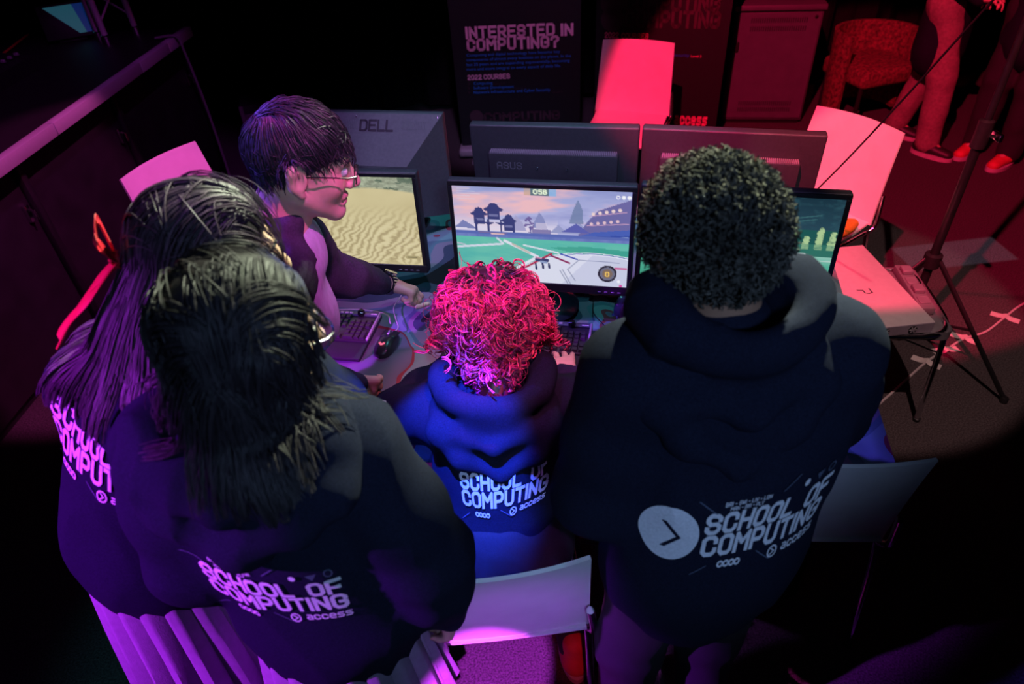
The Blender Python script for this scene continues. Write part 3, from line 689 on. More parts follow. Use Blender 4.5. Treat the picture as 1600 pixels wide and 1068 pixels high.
def make_mouse(loc, rz, label, lit):
    t = empty('mouse', loc, rz, label, 'mouse', 'gaming mice beside the keyboards')
    m, n = 22, 20; V = []; Fc = []
    for i in range(m):
        a = i / (m - 1); y = -.061 + .122 * a
        w = .033 * (1 - abs(2 * a - 1) ** 3.2) ** .5 * (1 - .12 * math.sin(math.pi * a)) + .0005
        h = .038 * (math.sin(math.pi * min(1, a * .93 + .035)) ** .55) * (1 - .28 * a)
        for j in range(n):
            th = math.pi * j / (n - 1)
            V.append((w * math.copysign(abs(math.cos(th)) ** .7, math.cos(th)), y, max(.001, h * math.sin(th) ** .7)))
    for i in range(m - 1):
        for j in range(n - 1): Fc.append((i * n + j, i * n + j + 1, (i + 1) * n + j + 1, (i + 1) * n + j))
    for i in range(m - 1): Fc.append((i * n, (i + 1) * n, (i + 1) * n + n - 1, i * n + n - 1))
    Fc += [tuple(range(n)), tuple((m - 1) * n + j for j in range(n))[::-1]]
    mb = MB(); mb.add(V, Fc); mb.build('shell', mat('mouse_shell', (.02, .02, .026), .3), t)
    for s in (-1, 1):
        mb = MB(); mb.rbox((s * .0145 - .0105, .012, .0265), (s * .0145 + .0105, .056, .0325), .0028, 2, fr=lambda q: (q[0], q[1], q[2] - (q[1] - .012) * .28 - (q[0] / .03) ** 2 * .006 + .001)); mb.build('button', mat('mouse_shell', (0, 0, 0)), t)
    mb = MB(); mb.lathe([(.006, -.0035), (.0095, -.0025), (.0095, .0025), (.006, .0035)], 18, fr=lambda q: (q[2], .036 + q[1], .0255 + q[0])); mb.build('scroll_wheel', m_grey, t)
    mb = MB(); mb.rbox((-.004, .020, .030), (.004, .027, .0335), .001, 1); mb.build('dpi_button', m_silver, t)
    mk = mat('mouse_emblem_lit', (.05, .01, .02), .4, emit=(1.0, .16, .30), estr=.9) if lit else mat('mouse_emblem', (.10, .02, .03), .4)
    mb = MB()
    w = [(-.010, .007), (-.010, 0), (-.004, -.005), (0, -.007), (.004, -.005), (.010, 0), (.010, .007), (.006, .003), (.006, .008), (.003, .003), (0, .002), (-.003, .003), (-.006, .008), (-.006, .003)]
    mb.prism(w, 0, .0008, fr=lambda q: (q[0], -.030 + q[1], .0350 + q[2] + (q[1]) * .16)); mb.build('emblem', mk, t, smooth=False)
    pth = smooth_path([(0, .058, .008), (.004, .09, .006), (-.02, .13, .006), (-.05, .19, .006), (-.05, .26, .006)], 6)
    mb = MB(); mb.tube(pth, .002, 6); mb.build('cord', m_wcable if lit else m_bcable, t)
    return t
make_mouse(T(-.462, -.205, CZ + .010), TR - .05, 'black mouse with red glowing emblem on the purple cloth', True)
make_mouse(T(.228, -.15, CZ + .010), TR + .1, 'dark mouse between the middle keyboard and the headset', False)

# headset lying on the cloth
m_hs = mat('headset_gloss', (.03, .05, .07), .2, var=.1)
t = empty('headset', T(.33, .0, CZ + .012), TR - .5, 'black headset lying on the table beside the person with tight curls', 'headset')
arc = [(.088 * math.cos(a), .095 * math.sin(a), .014 + .012 * math.sin(a)) for a in np.linspace(.1, math.pi - .1, 30)]
mb = MB(); mb.tube(arc, .009, 10, flat=.55); mb.build('headband', m_hs, t)
arc = [(.108 * math.cos(a), -.01 + .085 * math.sin(a) , .010) for a in np.linspace(1.0, math.pi + .25, 24)]
mb = MB(); mb.tube(arc, .006, 8); mb.build('headband_pad', mat('teal_gloss', (.05, .13, .15), .25), t)
for s in (-1, 1):
    fr = lambda q, s=s: (s * .080 + q[2] * s, -.012 + q[1], .042 + q[0])
    mb = MB(); mb.lathe([(.036, -.010), (.041, -.004), (.041, .010), (.034, .016), (.012, .018)], 26, fr=fr); e = mb.build('ear_cup', m_hs, t)
    mb = MB(); th = np.linspace(0, 2 * math.pi, 27); mb.tube([fr((.030 * math.cos(a), .030 * math.sin(a), -.014)) for a in th], .009, 8, cap=False); mb.build('ear_pad', m_black, e)
mb = MB(); mb.tube(smooth_path([(-.085, -.04, .03), (-.06, -.075, .022), (-.02, -.09, .016), (.02, -.088, .014)], 6), .003, 8); mc = mb.build('microphone_arm', m_hs, t)
mb = MB(); mb.lathe([(.002, -.012), (.008, -.009), (.009, 0), (.008, .009), (.002, .012)], 12, fr=lambda q: (.026 + q[2], -.088 + q[1], .0145 + q[0])); mb.build('microphone', m_black, mc)
# cables on the table
def cable(name, pts, r, m, label, n=8, cat='cable'):
    mb = MB(); mb.tube(smooth_path(pts, n), r, 7); o = mb.build(name, m); return tag(o, label, cat)
cable('table_cable', [T(.50, .03, .757), T(.47, .0, .757), T(.44, .02, .757), T(.43, .06, .757), T(.41, .09, .757)], .003, m_wcable, 'short white cable on the table by the right monitor')
cable('table_cable', [T(-.75, -.05, .757), T(-.62, -.03, .757), T(-.52, -.045, .757), T(-.49, -.09, .757)], .0028, m_wcable, 'white cable curling behind the left keyboard')
cable('table_cable', [T(.84, .0, .757), T(.88, -.04, .757), T(.90, -.10, .757), T(.87, -.16, .757)], .005, m_wcable, 'white plug cable at the right end of the table')

# ------------------------------------------------------------------ chairs
def make_chair():
    t = empty('chair')
    zb = np.linspace(.47, .872, 14); us = np.linspace(-1, 1, 17); G = []
    for z in zb:
        a = (z - .47) / .402; hw = .232 - .018 * a
        y = .205 + .075 * a + .02 * a * a
        G.append([(u * hw, y - .030 * u * u * (.4 + .6 * a), z + .004 * (1 - u * u)) for u in us])
    mb = MB(); mb.sheet(G, .009); mb.build('backrest', m_white, t)
    G = []
    for b in np.linspace(0, 1, 16):
        y = -.215 + .43 * b
        z = .452 - .030 * max(0, .18 - b) / .18 * max(0, .18 - b) / .18 + .02 * max(0, b - .75) / .25 - .010 * math.sin(math.pi * b)
        G.append([(u * (.222 - .01 * (1 - b)), y, z + .010 * u * u) for u in us])
    mb = MB(); mb.sheet(G, .010); mb.build('seat', m_white, t)
    for s in (-1, 1):
        x = s * .225
        mb = MB(); mb.tube(smooth_path([(x, -.18, .436), (x * 1.03, -.20, .40), (x * 1.08, -.235, .012)], 5), .010, 10); l = mb.build('leg', m_chrome, t)
        mb = MB(); mb.lathe([(.014, 0), (.014, .014), (.011, .016)], 12, (x * 1.08, -.235, 0)); mb.build('foot', m_black, l)
        mb = MB(); mb.tube(smooth_path([(x, .17, .436), (x * 1.03, .19, .40), (x * 1.06, .255, .012)], 5), .010, 10); l = mb.build('leg', m_chrome, t)
        mb = MB(); mb.lathe([(.014, 0), (.014, .014), (.011, .016)], 12, (x * 1.06, .255, 0)); mb.build('foot', m_black, l)
        mb = MB(); mb.tube(smooth_path([(x, -.18, .436), (x, 0, .430), (x, .16, .434), (x * 1.06, .205, .45), (x * 1.06, .222, .49), (x * 1.0, .235, .60)], 5), .010, 10); mb.build('side_rail', m_chrome, t)
    mb = MB(); mb.tube([(-.225, .10, .430), (.225, .10, .430)], .009, 8); mb.build('cross_rail', m_chrome, t)
    return t
CH = [((.765, 3.975, 0), -.40, 'white chair bathed in red light in front of the banners'),
      ((1.362, 2.74, 0), -1.02, 'white chair at the right end of the table, above the silver box'),
      ((-1.29, 2.84, 0), 1.08, 'white chair lit pink at the left, behind the two long-haired people'),
      ((-.095, 1.055, 0), math.pi + .04, 'white chair under the pink haired player'),
      ((.757, 1.275, 0), math.pi - .12, 'white chair mostly hidden behind the tall hooded person')]
c0 = make_chair()
for i, (l, r, lab) in enumerate(CH):
    c = c0 if i == 0 else copy_tree(c0)
    c.location = l; c.rotation_euler = (0, 0, r); tag(c, lab, 'chair', 'white plastic chairs around the table')
# yellow cushion-like pouch on the right chair
mb = MB(); mb.lathe([(.002, -.10), (.03, -.09), (.05, -.05), (.058, 0), (.05, .05), (.03, .09), (.002, .10)], 20, fr=lambda q: (q[2] * 1.1, q[0] * .8, q[1] * .62))
o = mb.build('pouch', mat('ochre_cloth', (.55, .30, .02), .8, var=.15, bump=.3)); o.location = (1.47, 2.575, .503); o.rotation_euler = (0, 0, .5); tag(o, 'plump ochre pouch on the chair at the right end', 'pouch')

# ------------------------------------------------------------------ stool with the silver rack box
st = empty('stool', (1.435, 2.125, 0), -.14, 'low stool with dark seat and bent chrome rim, carrying the silver box', 'stool')
rim = []
for k in range(33):
    a = 2 * math.pi * k / 32; c, s_ = math.cos(a), math.sin(a)
    rim.append((.225 * math.copysign(abs(c) ** .5, c), .225 * math.copysign(abs(s_) ** .5, s_), .445))
mb = MB(); mb.tube(rim, .011, 10, cap=False); mb.build('seat_rim', m_chrome, st)
mb = MB(); mb.rbox((-.215, -.215, .430), (.215, .215, .452), .03, 3); mb.build('seat', m_grey, st)
for x in (-.2, .2):
    for y in (-.19, .19):
        mb = MB(); mb.tube([(x, y, .44), (x * 1.1, y * 1.12, .01)], .010, 10); l = mb.build('leg', m_chrome, st)
        mb = MB(); mb.lathe([(.014, 0), (.014, .014), (.011, .016)], 12, (x * 1.1, y * 1.12, 0)); mb.build('foot', m_black, l)
bx_ = empty('rack_box', (1.362, 2.160, .4535), .05, 'flat silver rack unit with small display, lying on the stool', 'electronics')
mb = MB(); mb.rbox((-.165, -.27, .004), (.165, .27, .050), .0025, 2); hs = mb.build('housing', m_silver, bx_)
mb = MB(); mb.rbox((-.1635, -.2725, .006), (.1635, -.2695, .048), .001, 1); fp = mb.build('front_panel', mat('lilac_panel', (.30, .27, .34), .4), bx_)
mb = MB(); mb.box((-.125, -.2745, .014), (-.060, -.2724, .040)); mb.build('display', mat('display_lit', (.2, .2, .25), .3, emit=(.55, .45, .85), estr=.25), fp)
for x in (-.018, .085):
    fr = lambda q, x=x: (x + q[0], -.2726 - q[2], .027 + q[1])
    mb = MB(); mb.lathe([(.016, 0), (.016, .002), (.013, .0025)], 20, fr=fr); d = mb.build('fan_grille', m_black, fp)
    mb = MB()
    for a in (0, 1.05, 2.1): mb.box((-.014, -.0022, .0024), (.014, .0022, .0036), fr=lambda q, a=a: fr((q[0] * math.cos(a) - q[1] * math.sin(a), q[0] * math.sin(a) + q[1] * math.cos(a), q[2])))
    mb.build('grille_bars', m_alu, d)
mb = MB(); V2, F2 = stroke_mesh([[(-.032, .012), (-.012, .008), (-.012, -.010), (0, -.016), (.016, -.012), (.016, .014)]], .005); mb.add([(q[0] + .02, q[1] - .05, .0504) for q in V2], F2); mb.build('logo', m_black, hs, smooth=False)
for x in (-.150, .150):
    for y in (-.25, .25):
        mb = MB(); mb.lathe([(.010, 0), (.010, .004)], 10, (x, y, 0)); mb.build('rubber_foot', m_black, bx_)
mb = MB(); mb.rbox((-.170, -.272, .004), (-.1645, -.245, .050), .0015, 1); mb.build('rack_ear', m_alu, bx_)
pb = empty('power_board', (1.595, 2.15, .4535), -.14, 'grey power board with plugs beside the silver box on the stool', 'power board')
mb = MB(); mb.rbox((-.028, -.15, 0), (.028, .15, .032), .005, 2); mb.build('housing', m_grey, pb)
for q in range(4):
    mb = MB(); mb.rbox((-.020, -.12 + .065 * q, .032), (.020, -.075 + .065 * q, .050 if q % 2 else .036), .003, 1); mb.build('plug' if q % 2 else 'socket', m_cab, pb)

# ------------------------------------------------------------------ black lighting stand
sx, sy = 1.765, 2.335
ls_ = empty('light_stand', (sx, sy, 0), .0, 'tall black tripod stand beside the stool', 'stand')
mb = MB(); mb.tube([(0, 0, .16), (0, 0, 1.04)], .0175, 14); mb.build('lower_pole', m_blackm, ls_)
mb = MB(); mb.tube([(0, 0, 1.02), (0, 0, 2.75)], .0135, 14); mb.build('upper_pole', m_blackm, ls_)
mb = MB(); mb.lathe([(.018, .96), (.026, .965), (.026, 1.065), (.017, 1.07)], 18); cl = mb.build('clamp', m_black, ls_)
mb = MB(); mb.tube([(0, 0, 1.01), (.045, -.02, 1.01)], .006, 8); mb.build('clamp_bolt', m_chrome, cl)
mb = MB(); mb.rbox((.04, -.045, .995), (.055, .010, 1.025), .005, 2); mb.build('wing_knob', m_chrome, cl)
mb = MB(); mb.lathe([(.018, .44), (.034, .445), (.034, .50), (.018, .505)], 18); mb.build('leg_collar', m_black, ls_)
mb = MB(); mb.lathe([(.018, .155), (.028, .16), (.028, .20), (.018, .205)], 18); mb.build('brace_collar', m_black, ls_)
for a in (-.98, 1.12, 3.2):
    c, s_ = math.cos(a), math.sin(a)
    mb = MB(); mb.tube([(.03 * c, .03 * s_, .48), (.46 * c, .46 * s_, .012)], .011, 10, flat=.7); l = mb.build('leg', m_blackm, ls_)
    mb = MB(); mb.lathe([(.016, 0), (.016, .02), (.012, .026)], 12, (.46 * c, .46 * s_, 0)); mb.build('rubber_foot', m_black, l)
    mb = MB(); mb.tube([(.024 * c, .024 * s_, .18), (.245 * c, .245 * s_, .246)], .007, 8, flat=.7); mb.build('brace', m_blackm, ls_)
# hanging cable
A = P(1277, 296, .80); B = P(1550, 2, 1.62); D = B + (B - A) * .45
cable('hanging_cable', [A, A * .7 + B * .3 + v3(0, 0, -.012), A * .35 + B * .65 + v3(0, 0, -.010), B, D], .0032, m_bcable, 'thin dark cable slanting down behind the right monitor')
# floor cable with tape
pts = [P(1340, 660, .006), P(1395, 612, .006), P(1445, 567, .006), P(1475, 548, .006), P(1506, 529, .006), P(1540, 518, .006), P(1568, 497, .006), P(1600, 474, .006), P(1660, 450, .006)]
cable('floor_cable', pts, .005, m_wcable, 'white cable taped along the dark carpet at the right')
for (px, py, a, lab) in ((1447, 566, -.75, 'white tape strip holding the floor cable, nearest the tall hooded person'), (1477, 547, .1, 'white tape strip on the floor cable under the stand leg'), (1507, 529, -.75, 'white tape strip on the floor cable just right of the stand leg'), (1570, 496, -.72, 'white tape strip on the floor cable farthest right')):
    mb = MB(); xs = np.linspace(-.06, .06, 9)
    G = [[(x, y, .0012 + .011 * math.exp(-(x / .012) ** 2)) for y in (-.019, .019)] for x in xs]
    mb.sheet(G, .0008); o = mb.build('tape_strip', m_tape); q = P(px, py, 0); o.location = (q[0], q[1], 0.0008); o.rotation_euler = (0, 0, a); tag(o, lab, 'tape', 'tape strips on the floor cable')

# ------------------------------------------------------------------ bench on the left with its gear
ba = math.atan2(-(-1.918 + 2.070), 4.740 - 2.766)
be = empty('equipment_bench', (-2.07, 2.766, 0), ba, 'long black equipment bench with aluminium edge along the left', 'bench')
mb = MB(); mb.box((-1.6, -1.6, .95), (-.045, 2.0, .992)); mb.build('worktop', mat('black_laminate', (.010, .010, .012), .5, var=.2), be, smooth=False)
for (a, b_) in ((-1.6, .398), (.402, 1.278), (1.282, 1.648), (1.652, 2.0)):
    mb = MB(); mb.rbox((-.046, a, .940), (0, b_, 1.0), .005, 2); mb.build('edge_strip', m_alu, be)
for q, (a, b_) in enumerate(((-1.58, -.72), (-.70, .16), (.18, 1.04), (1.06, 1.98))):
    mb = MB(); mb.rbox((-.13, a, .05), (-.105, b_, .935), .006, 1); d = mb.build('door', mat('black_door', (.016, .014, .018), .45, var=.25, scale=8), be)
    mb = MB(); mb.rbox((-.105, b_ - .075, .66), (-.085, b_ - .045, .74), .004, 2); h = mb.build('latch', m_chrome, d)
    mb = MB(); mb.tube([(-.082, b_ - .06, .72), (-.062, b_ - .06, .715), (-.06, b_ - .06, .67)], .005, 8); mb.build('latch_handle', m_chrome, h) if False else mb.build('latch_pin', m_chrome, d)
    mb = MB(); mb.rbox((-.105, b_ - .02, .05), (-.07, b_ + .02, .935), .008, 2); mb.build('edge_rubber', m_black, be)
mb = MB(); mb.box((-1.6, -1.6, 0), (-.13, 2.0, .05)); mb.build('plinth', m_black, be, smooth=False)
mb = MB(); mb.box((-1.6, 1.975, .05), (-.13, 2.0, .95)); mb.build('end_panel', m_black, be, smooth=False)
# truss tower
tw = P(218, 50, 1.0)
tr = empty('truss_tower', (tw[0] - .10, tw[1] - .10, .994), ba, 'silver triangular lighting truss standing on the bench', 'truss')
pts3 = [(-.10, -.02), (.0, -.12), (.10, .06)]
for (x, y) in pts3:
    mb = MB(); mb.tube([(x, y, .0), (x, y, 2.6)], .018, 12); c = mb.build('chord', m_alu, tr)
    mb = MB(); mb.lathe([(.024, 0), (.024, .05), (.019, .055)], 14, (x, y, 0)); mb.build('connector', m_chrome, c)
for k in range(12):
    for i in range(3):
        (x0_, y0_), (x1_, y1_) = pts3[i], pts3[(i + 1) % 3]; z = .12 + .2 * k
        if k % 2: (x0_, y0_), (x1_, y1_) = (x1_, y1_), (x0_, y0_)
        mb = MB(); mb.tube([(x0_, y0_, z), (x1_, y1_, z + .2)], .006, 6); mb.build('brace', m_alu, tr)
# mixing desk and tablet on the bench
q = P(60, 118, 1.0)
mx = empty('mixing_desk', (q[0] - .22, q[1] - .25, .993), ba, 'black mixing desk with faders in the dark on the bench', 'mixer')
mb = MB(); mb.add([(-.32, -.4, 0), (.12, -.4, 0), (.12, .4, 0), (-.32, .4, 0), (-.32, -.4, .14), (.12, -.4, .074), (.12, .4, .074), (-.32, .4, .14)], [(3, 2, 1, 0), (4, 5, 6, 7), (0, 1, 5, 4), (1, 2, 6, 5), (2, 3, 7, 6), (3, 0, 4, 7)]); mb.build('housing', m_black, mx)
me_f = None
for i in range(13):
    y = -.36 + i * .06
    mb = MB(); mb.rbox((.05, y - .008, .088), (.075, y + .008, .105), .003, 1); mb.build('fader', m_grey, mx)
    for k in range(3):
        mb = MB(); x = -.24 + .08 * k; z = .14 - (x + .32) * .15
        mb.lathe([(.010, 0), (.009, .014), (.006, .016)], 10, (x, y, z)); mb.build('knob', m_grey, mx)
mb = MB(); mb.lathe([(.006, 0), (.005, .005)], 8, (-.02, .02, .097)); mb.build('indicator_lamp', mat('green_lamp', (.1, .2, .02), .4, emit=(.5, .9, .1), estr=.8), mx)
q = P(128, 62, 1.0)
tb = empty('tablet', (q[0] - .05, q[1], .993), ba + .5, 'tablet with a cyan lit screen standing on the bench', 'tablet')
mb = MB(); mb.rbox((-.14, -.006, .02), (.14, .006, .21), .004, 2, fr=lambda q: (q[0], q[1] + q[2] * .35, q[2])); mb.build('body', m_black, tb)
mb = MB(); mb.add([(x, -.0068 + z * .35, z) for x, z in ((-.10, .195), (.12, .195), (.12, .04), (.05, .04))], [(0, 1, 2, 3)]); mb.build('screen', mat('tablet_screen', (.01, .01, .01), .4, emit=(.04, .22, .32), estr=.25), tb, smooth=False)
mb = MB(); mb.add([(x, -.0074 + z * .35, z) for x, z in ((.06, .195), (.12, .195), (.12, .04), (.09, .04))], [(0, 1, 2, 3)]); mb.build('screen_panel', mat('tablet_panel', (.01, .01, .01), .4, emit=(.01, .05, .30), estr=.25), tb, smooth=False)
mb = MB(); mb.rbox((-.08, 0, 0), (.08, .16, .012), .004, 1); mb.build('stand', m_black, tb)
cable('red_cable', [P(5, 84, 1.003), P(18, 74, 1.003), P(32, 63, 1.003), P(44, 54, 1.003)], .007, mat('red_rubber', (.5, .02, .03), .5), 'short red cable end on the dark bench')
# cable and socket box hanging at the bench end
q = P(268, 100, .7)
e_ = v3(-1.95, 4.50, 0); cable('bench_cable', [e_ + v3(-.10, 0, 1.006), e_ + v3(.03, .0, 1.006), e_ + v3(.05, 0, .9), e_ + v3(.06, .02, .55), e_ + v3(.08, -.03, .15), e_ + v3(.10, -.10, .009), e_ + v3(.16, -.3, .008)], .008, m_grey, 'grey cable hanging at the far end of the bench')
sb = empty('flight_case', (-1.62, 5.15, 0), .25, 'dark flight case with pale corner panel on the floor past the bench', 'case')
mb = MB(); mb.rbox((-.26, -.20, .0), (.26, .20, .42), .01, 2); mb.build('body', mat('case_board', (.03, .03, .04), .55), sb)
for (x0_, x1_) in ((-.262, -.235), (.235, .262)):
    mb = MB(); mb.rbox((x0_, -.206, .0), (x1_, -.196, .42), .003, 1); mb.build('edge_profile', m_cab, sb)
mb = MB(); mb.rbox((-.232, -.207, .10), (-.06, -.198, .36), .003, 1); mb.build('pale_panel', m_cab, sb)
mb = MB(); mb.rbox((-.02, -.212, .30), (.05, -.198, .34), .004, 1); mb.build('latch', m_chrome, sb)

# ------------------------------------------------------------------ banners
m_ban = mat('banner_black', (.004, .004, .006), .6, var=.15)
m_pink = mat('banner_pink', (.80, .42, .58), .7, var=.03); m_blue = mat('banner_blue', (.015, .22, .72), .7, var=.03); m_dim = mat('banner_dim', (.055, .022, .035), .7, var=.05); m_rose = mat('banner_rose', (.8, .14, .26), .7)
def plane_uv(px, py, B0, dx):
    c = np.array([px - 800, -(py - 534), -FPX]); w = CR @ c
    n = np.cross(dx, v3(0, 0, 1)); o = v3(0, 0, CAM_H); t = (B0 - o).dot(n) / w.dot(n); h = o + t * w - B0
    return h.dot(dx), h[2]
def make_banner(B0, ang, label):
    t = empty('pull_up_banner', B0, ang, label, 'banner', 'pull-up banners')
    mb = MB(); xs = np.linspace(0, .85, 12); mb.sheet([[(x, .004 * math.sin(x * 7 + z), z) for x in xs] for z in np.linspace(.07, 2.05, 12)], .002); mb.build('fabric', m_ban, t)
    mb = MB(); mb.rbox((-.02, -.07, 0.012), (.87, .07, .075), .02, 3); mb.build('base', m_alu, t)
    mb = MB(); mb.tube([(0, 0, 2.055), (.85, 0, 2.055)], .012, 10); mb.build('top_rail', m_alu, t)
    mb = MB(); mb.tube([(.425, .03, .07), (.425, .03, 2.05)], .008, 8); mb.build('support_pole', m_alu, t)
    for x in (.1, .75):
        mb = MB(); mb.rbox((x - .02, -.17, 0), (x + .02, .17, .014), .005, 1); mb.build('foot', m_alu, t)
    return t
def block(t, text, x, z, cap, m, name='lettering', w=1.6, gap=2.2, width=None, sub=True):
    ls, wd = strokes(text, w, gap); V2, F2 = stroke_mesh(ls, w); k = cap / 6; kx = width / wd if width else k
    mb = MB(); mb.add([(x + q[0] * kx, -.0072, z + q[1] * k) for q in V2], F2); return mb.build(name, m, t, smooth=False)
def plain(t, text, x, z, size, m, width=None, name='small_text'):
    V2, F2, wd = font_mesh(text, size); k = width / wd if width else 1
    mb = MB(); mb.add([(x + q[0] * k, -.0072, z + q[1]) for q in V2], F2); return mb.build(name, m, t, smooth=False)
B1 = v3(-.262, 4.76, 0); a1 = math.radians(-5); d1 = v3(math.cos(a1), math.sin(a1), 0)
t = make_banner(B1, a1, 'black banner reading INTERESTED IN COMPUTING? behind the monitors')
uv = lambda px, py: plane_uv(px, py, B1, d1)
def put(fn, t, uv, text, l, r, h, m, **kw):
    (x0_, z0_), (x1_, z1_) = uv(*l), uv(*r); return fn(t, text, x0_, z0_, h, m, width=x1_ - x0_, **kw)
put(block, t, uv, 'INTERESTED', (728, 59), (867, 54), .062, m_pink); put(block, t, uv, 'IN', (876, 54), (896, 53), .062, m_pink)
put(block, t, uv, 'COMPUTING?', (730, 78), (874, 74), .062, m_pink)
for i, s in enumerate(('Computing and digital technology have become key', 'components of almost every business on the planet. In the', 'last 25 years and are expanding exponentially, becoming', 'more and more integral to every aspect of daily life.')):
    put(plain, t, uv, s, (729, 88 + 7.3 * i), ((875, 892, 890, 876)[i], 84 + 7.1 * i), .026, m_blue)
put(block, t, uv, '2022', (731, 124), (753, 123), .028, m_pink); put(block, t, uv, 'COURSES', (756, 123), (797, 122), .028, m_pink)
for i, (s, r) in enumerate((('Computing', 770), ('Software Development', 803), ('Network Infrastructure and Cyber Security', 860))):
    put(plain, t, uv, s, (740, 132 + 7 * i), (r, 132 + 6.6 * i), .028, m_blue)
    put(plain, t, uv, 'Level 5', (r + 2, 132 + 6.6 * i), (r + 19, 131 + 6.6 * i), .022, m_dim); put(block, t, uv, '>', (732, 132 + 7 * i), (735, 132 + 7 * i), .016, m_dim)
put(block, t, uv, 'COMPUTING', (757, 189), (875, 187), .055, m_dim)
x_, z_ = uv(745, 184); V2, F2 = disc2d(x_, z_ + .01, .048); mb = MB(); mb.add([(q[0], -.007, q[1]) for q in V2], F2); mb.build('emblem', m_dim, t, smooth=False)
B2 = v3(.70, 4.80, 0); a2 = math.radians(-17); d2 = v3(math.cos(a2), math.sin(a2), 0)
t = make_banner(B2, a2, 'black banner partly behind the red lit chair, dim COMPUTING lines')
uv2 = lambda px, py: plane_uv(px, py, B2, d2)
put(block, t, uv2, '2022', (945, 58), (967, 59), .030, m_rose); put(block, t, uv2, 'COURSES', (971, 59), (1013, 61), .030, m_rose)
for (a, b_) in ((12, 18), (38, 45)):
    put(block, t, uv2, 'COMPUTING', (976, a + 2), (1124, b_ + 1), .085, m_dim)
    x_, z_ = uv2(957, a - 8); V2, F2 = disc2d(x_, z_, .075); mb = MB(); mb.add([(q[0], -.007, q[1]) for q in V2], F2); mb.build('emblem', m_dim, t, smooth=False)
put(plain, t, uv2, 'Cyber Security', (1030, 87), (1077, 88), .026, m_blue); put(plain, t, uv2, 'Level 5', (1079, 89), (1096, 90), .022, m_rose)
put(block, t, uv2, 'access', (1053, 192), (1104, 194), .075, m_rose)

# ------------------------------------------------------------------ steel cabinet
m_steel = mat('lilac_grey_steel', (.085, .075, .10), .55, var=.08, scale=15); ca = math.radians(-11); cb = empty('steel_cabinet', (1.70, 5.02, 0), ca, 'grey steel cabinet with slotted door next to the banners', 'cabinet')
mb = MB(); mb.rbox((0, 0, .03), (.58, .50, .80), .006, 1); mb.build('body', m_steel, cb)
mb = MB(); mb.rbox((-.012, -.025, .80), (.592, .51, .835), .005, 2); mb.build('top', m_steel, cb)
mb = MB(); mb.rbox((.012, -.014, .05), (.568, 0.0, .785), .004, 1); d = mb.build('door', m_steel, cb)
for z in (.10, .145, .665, .72):
    mb = MB()
    for k in range(26): x = .11 + k * .0145; mb.box((x, -.0155, z), (x + .006, -.0138, z + .032))
    v = mb.build('vent_slots', m_black, d, smooth=False)
mb = MB(); mb.rbox((.025, -.03, .53), (.05, -.014, .60), .004, 1); mb.build('handle', m_black, d)
mb = MB(); mb.lathe([(.012, 0), (.012, .004), (.007, .005)], 14, fr=lambda q: (.535 + q[0], -.014 - q[2], .755 + q[1])); mb.build('lock', m_black, d)
mb = MB(); mb.box((.02, .02, 0), (.56, .48, .03)); mb.build('plinth', m_black, cb, smooth=False)

# ------------------------------------------------------------------ woven tub chair in the red light far right
wv = empty('woven_chair', (2.72, 4.98, 0), .25, 'red lit woven tub chair beside the standing legs', 'chair')
G = []
for z in np.linspace(.06, .62, 10):
    G.append([((.25 + .04 * z) * math.cos(a), (.24 + .04 * z) * math.sin(a) , z) for a in np.linspace(-.3, math.pi + .3, 30)])
mw = mat('woven_red', (.16, .04, .035), .9, var=.7, scale=45, bump=1., bscale=120)
mb = MB(); mb.sheet(G, .03); mb.build('tub_back', mw, wv)
mb = MB(); mb.rbox((-.23, -.24, .30), (.23, .22, .42), .03, 3); mb.build('seat', mw, wv)
for x in (-.2, .2):
    for y in (-.2, .18):
        mb = MB(); mb.tube([(x, y, .31), (x, y, 0)], .015, 8); mb.build('leg', m_black, wv)
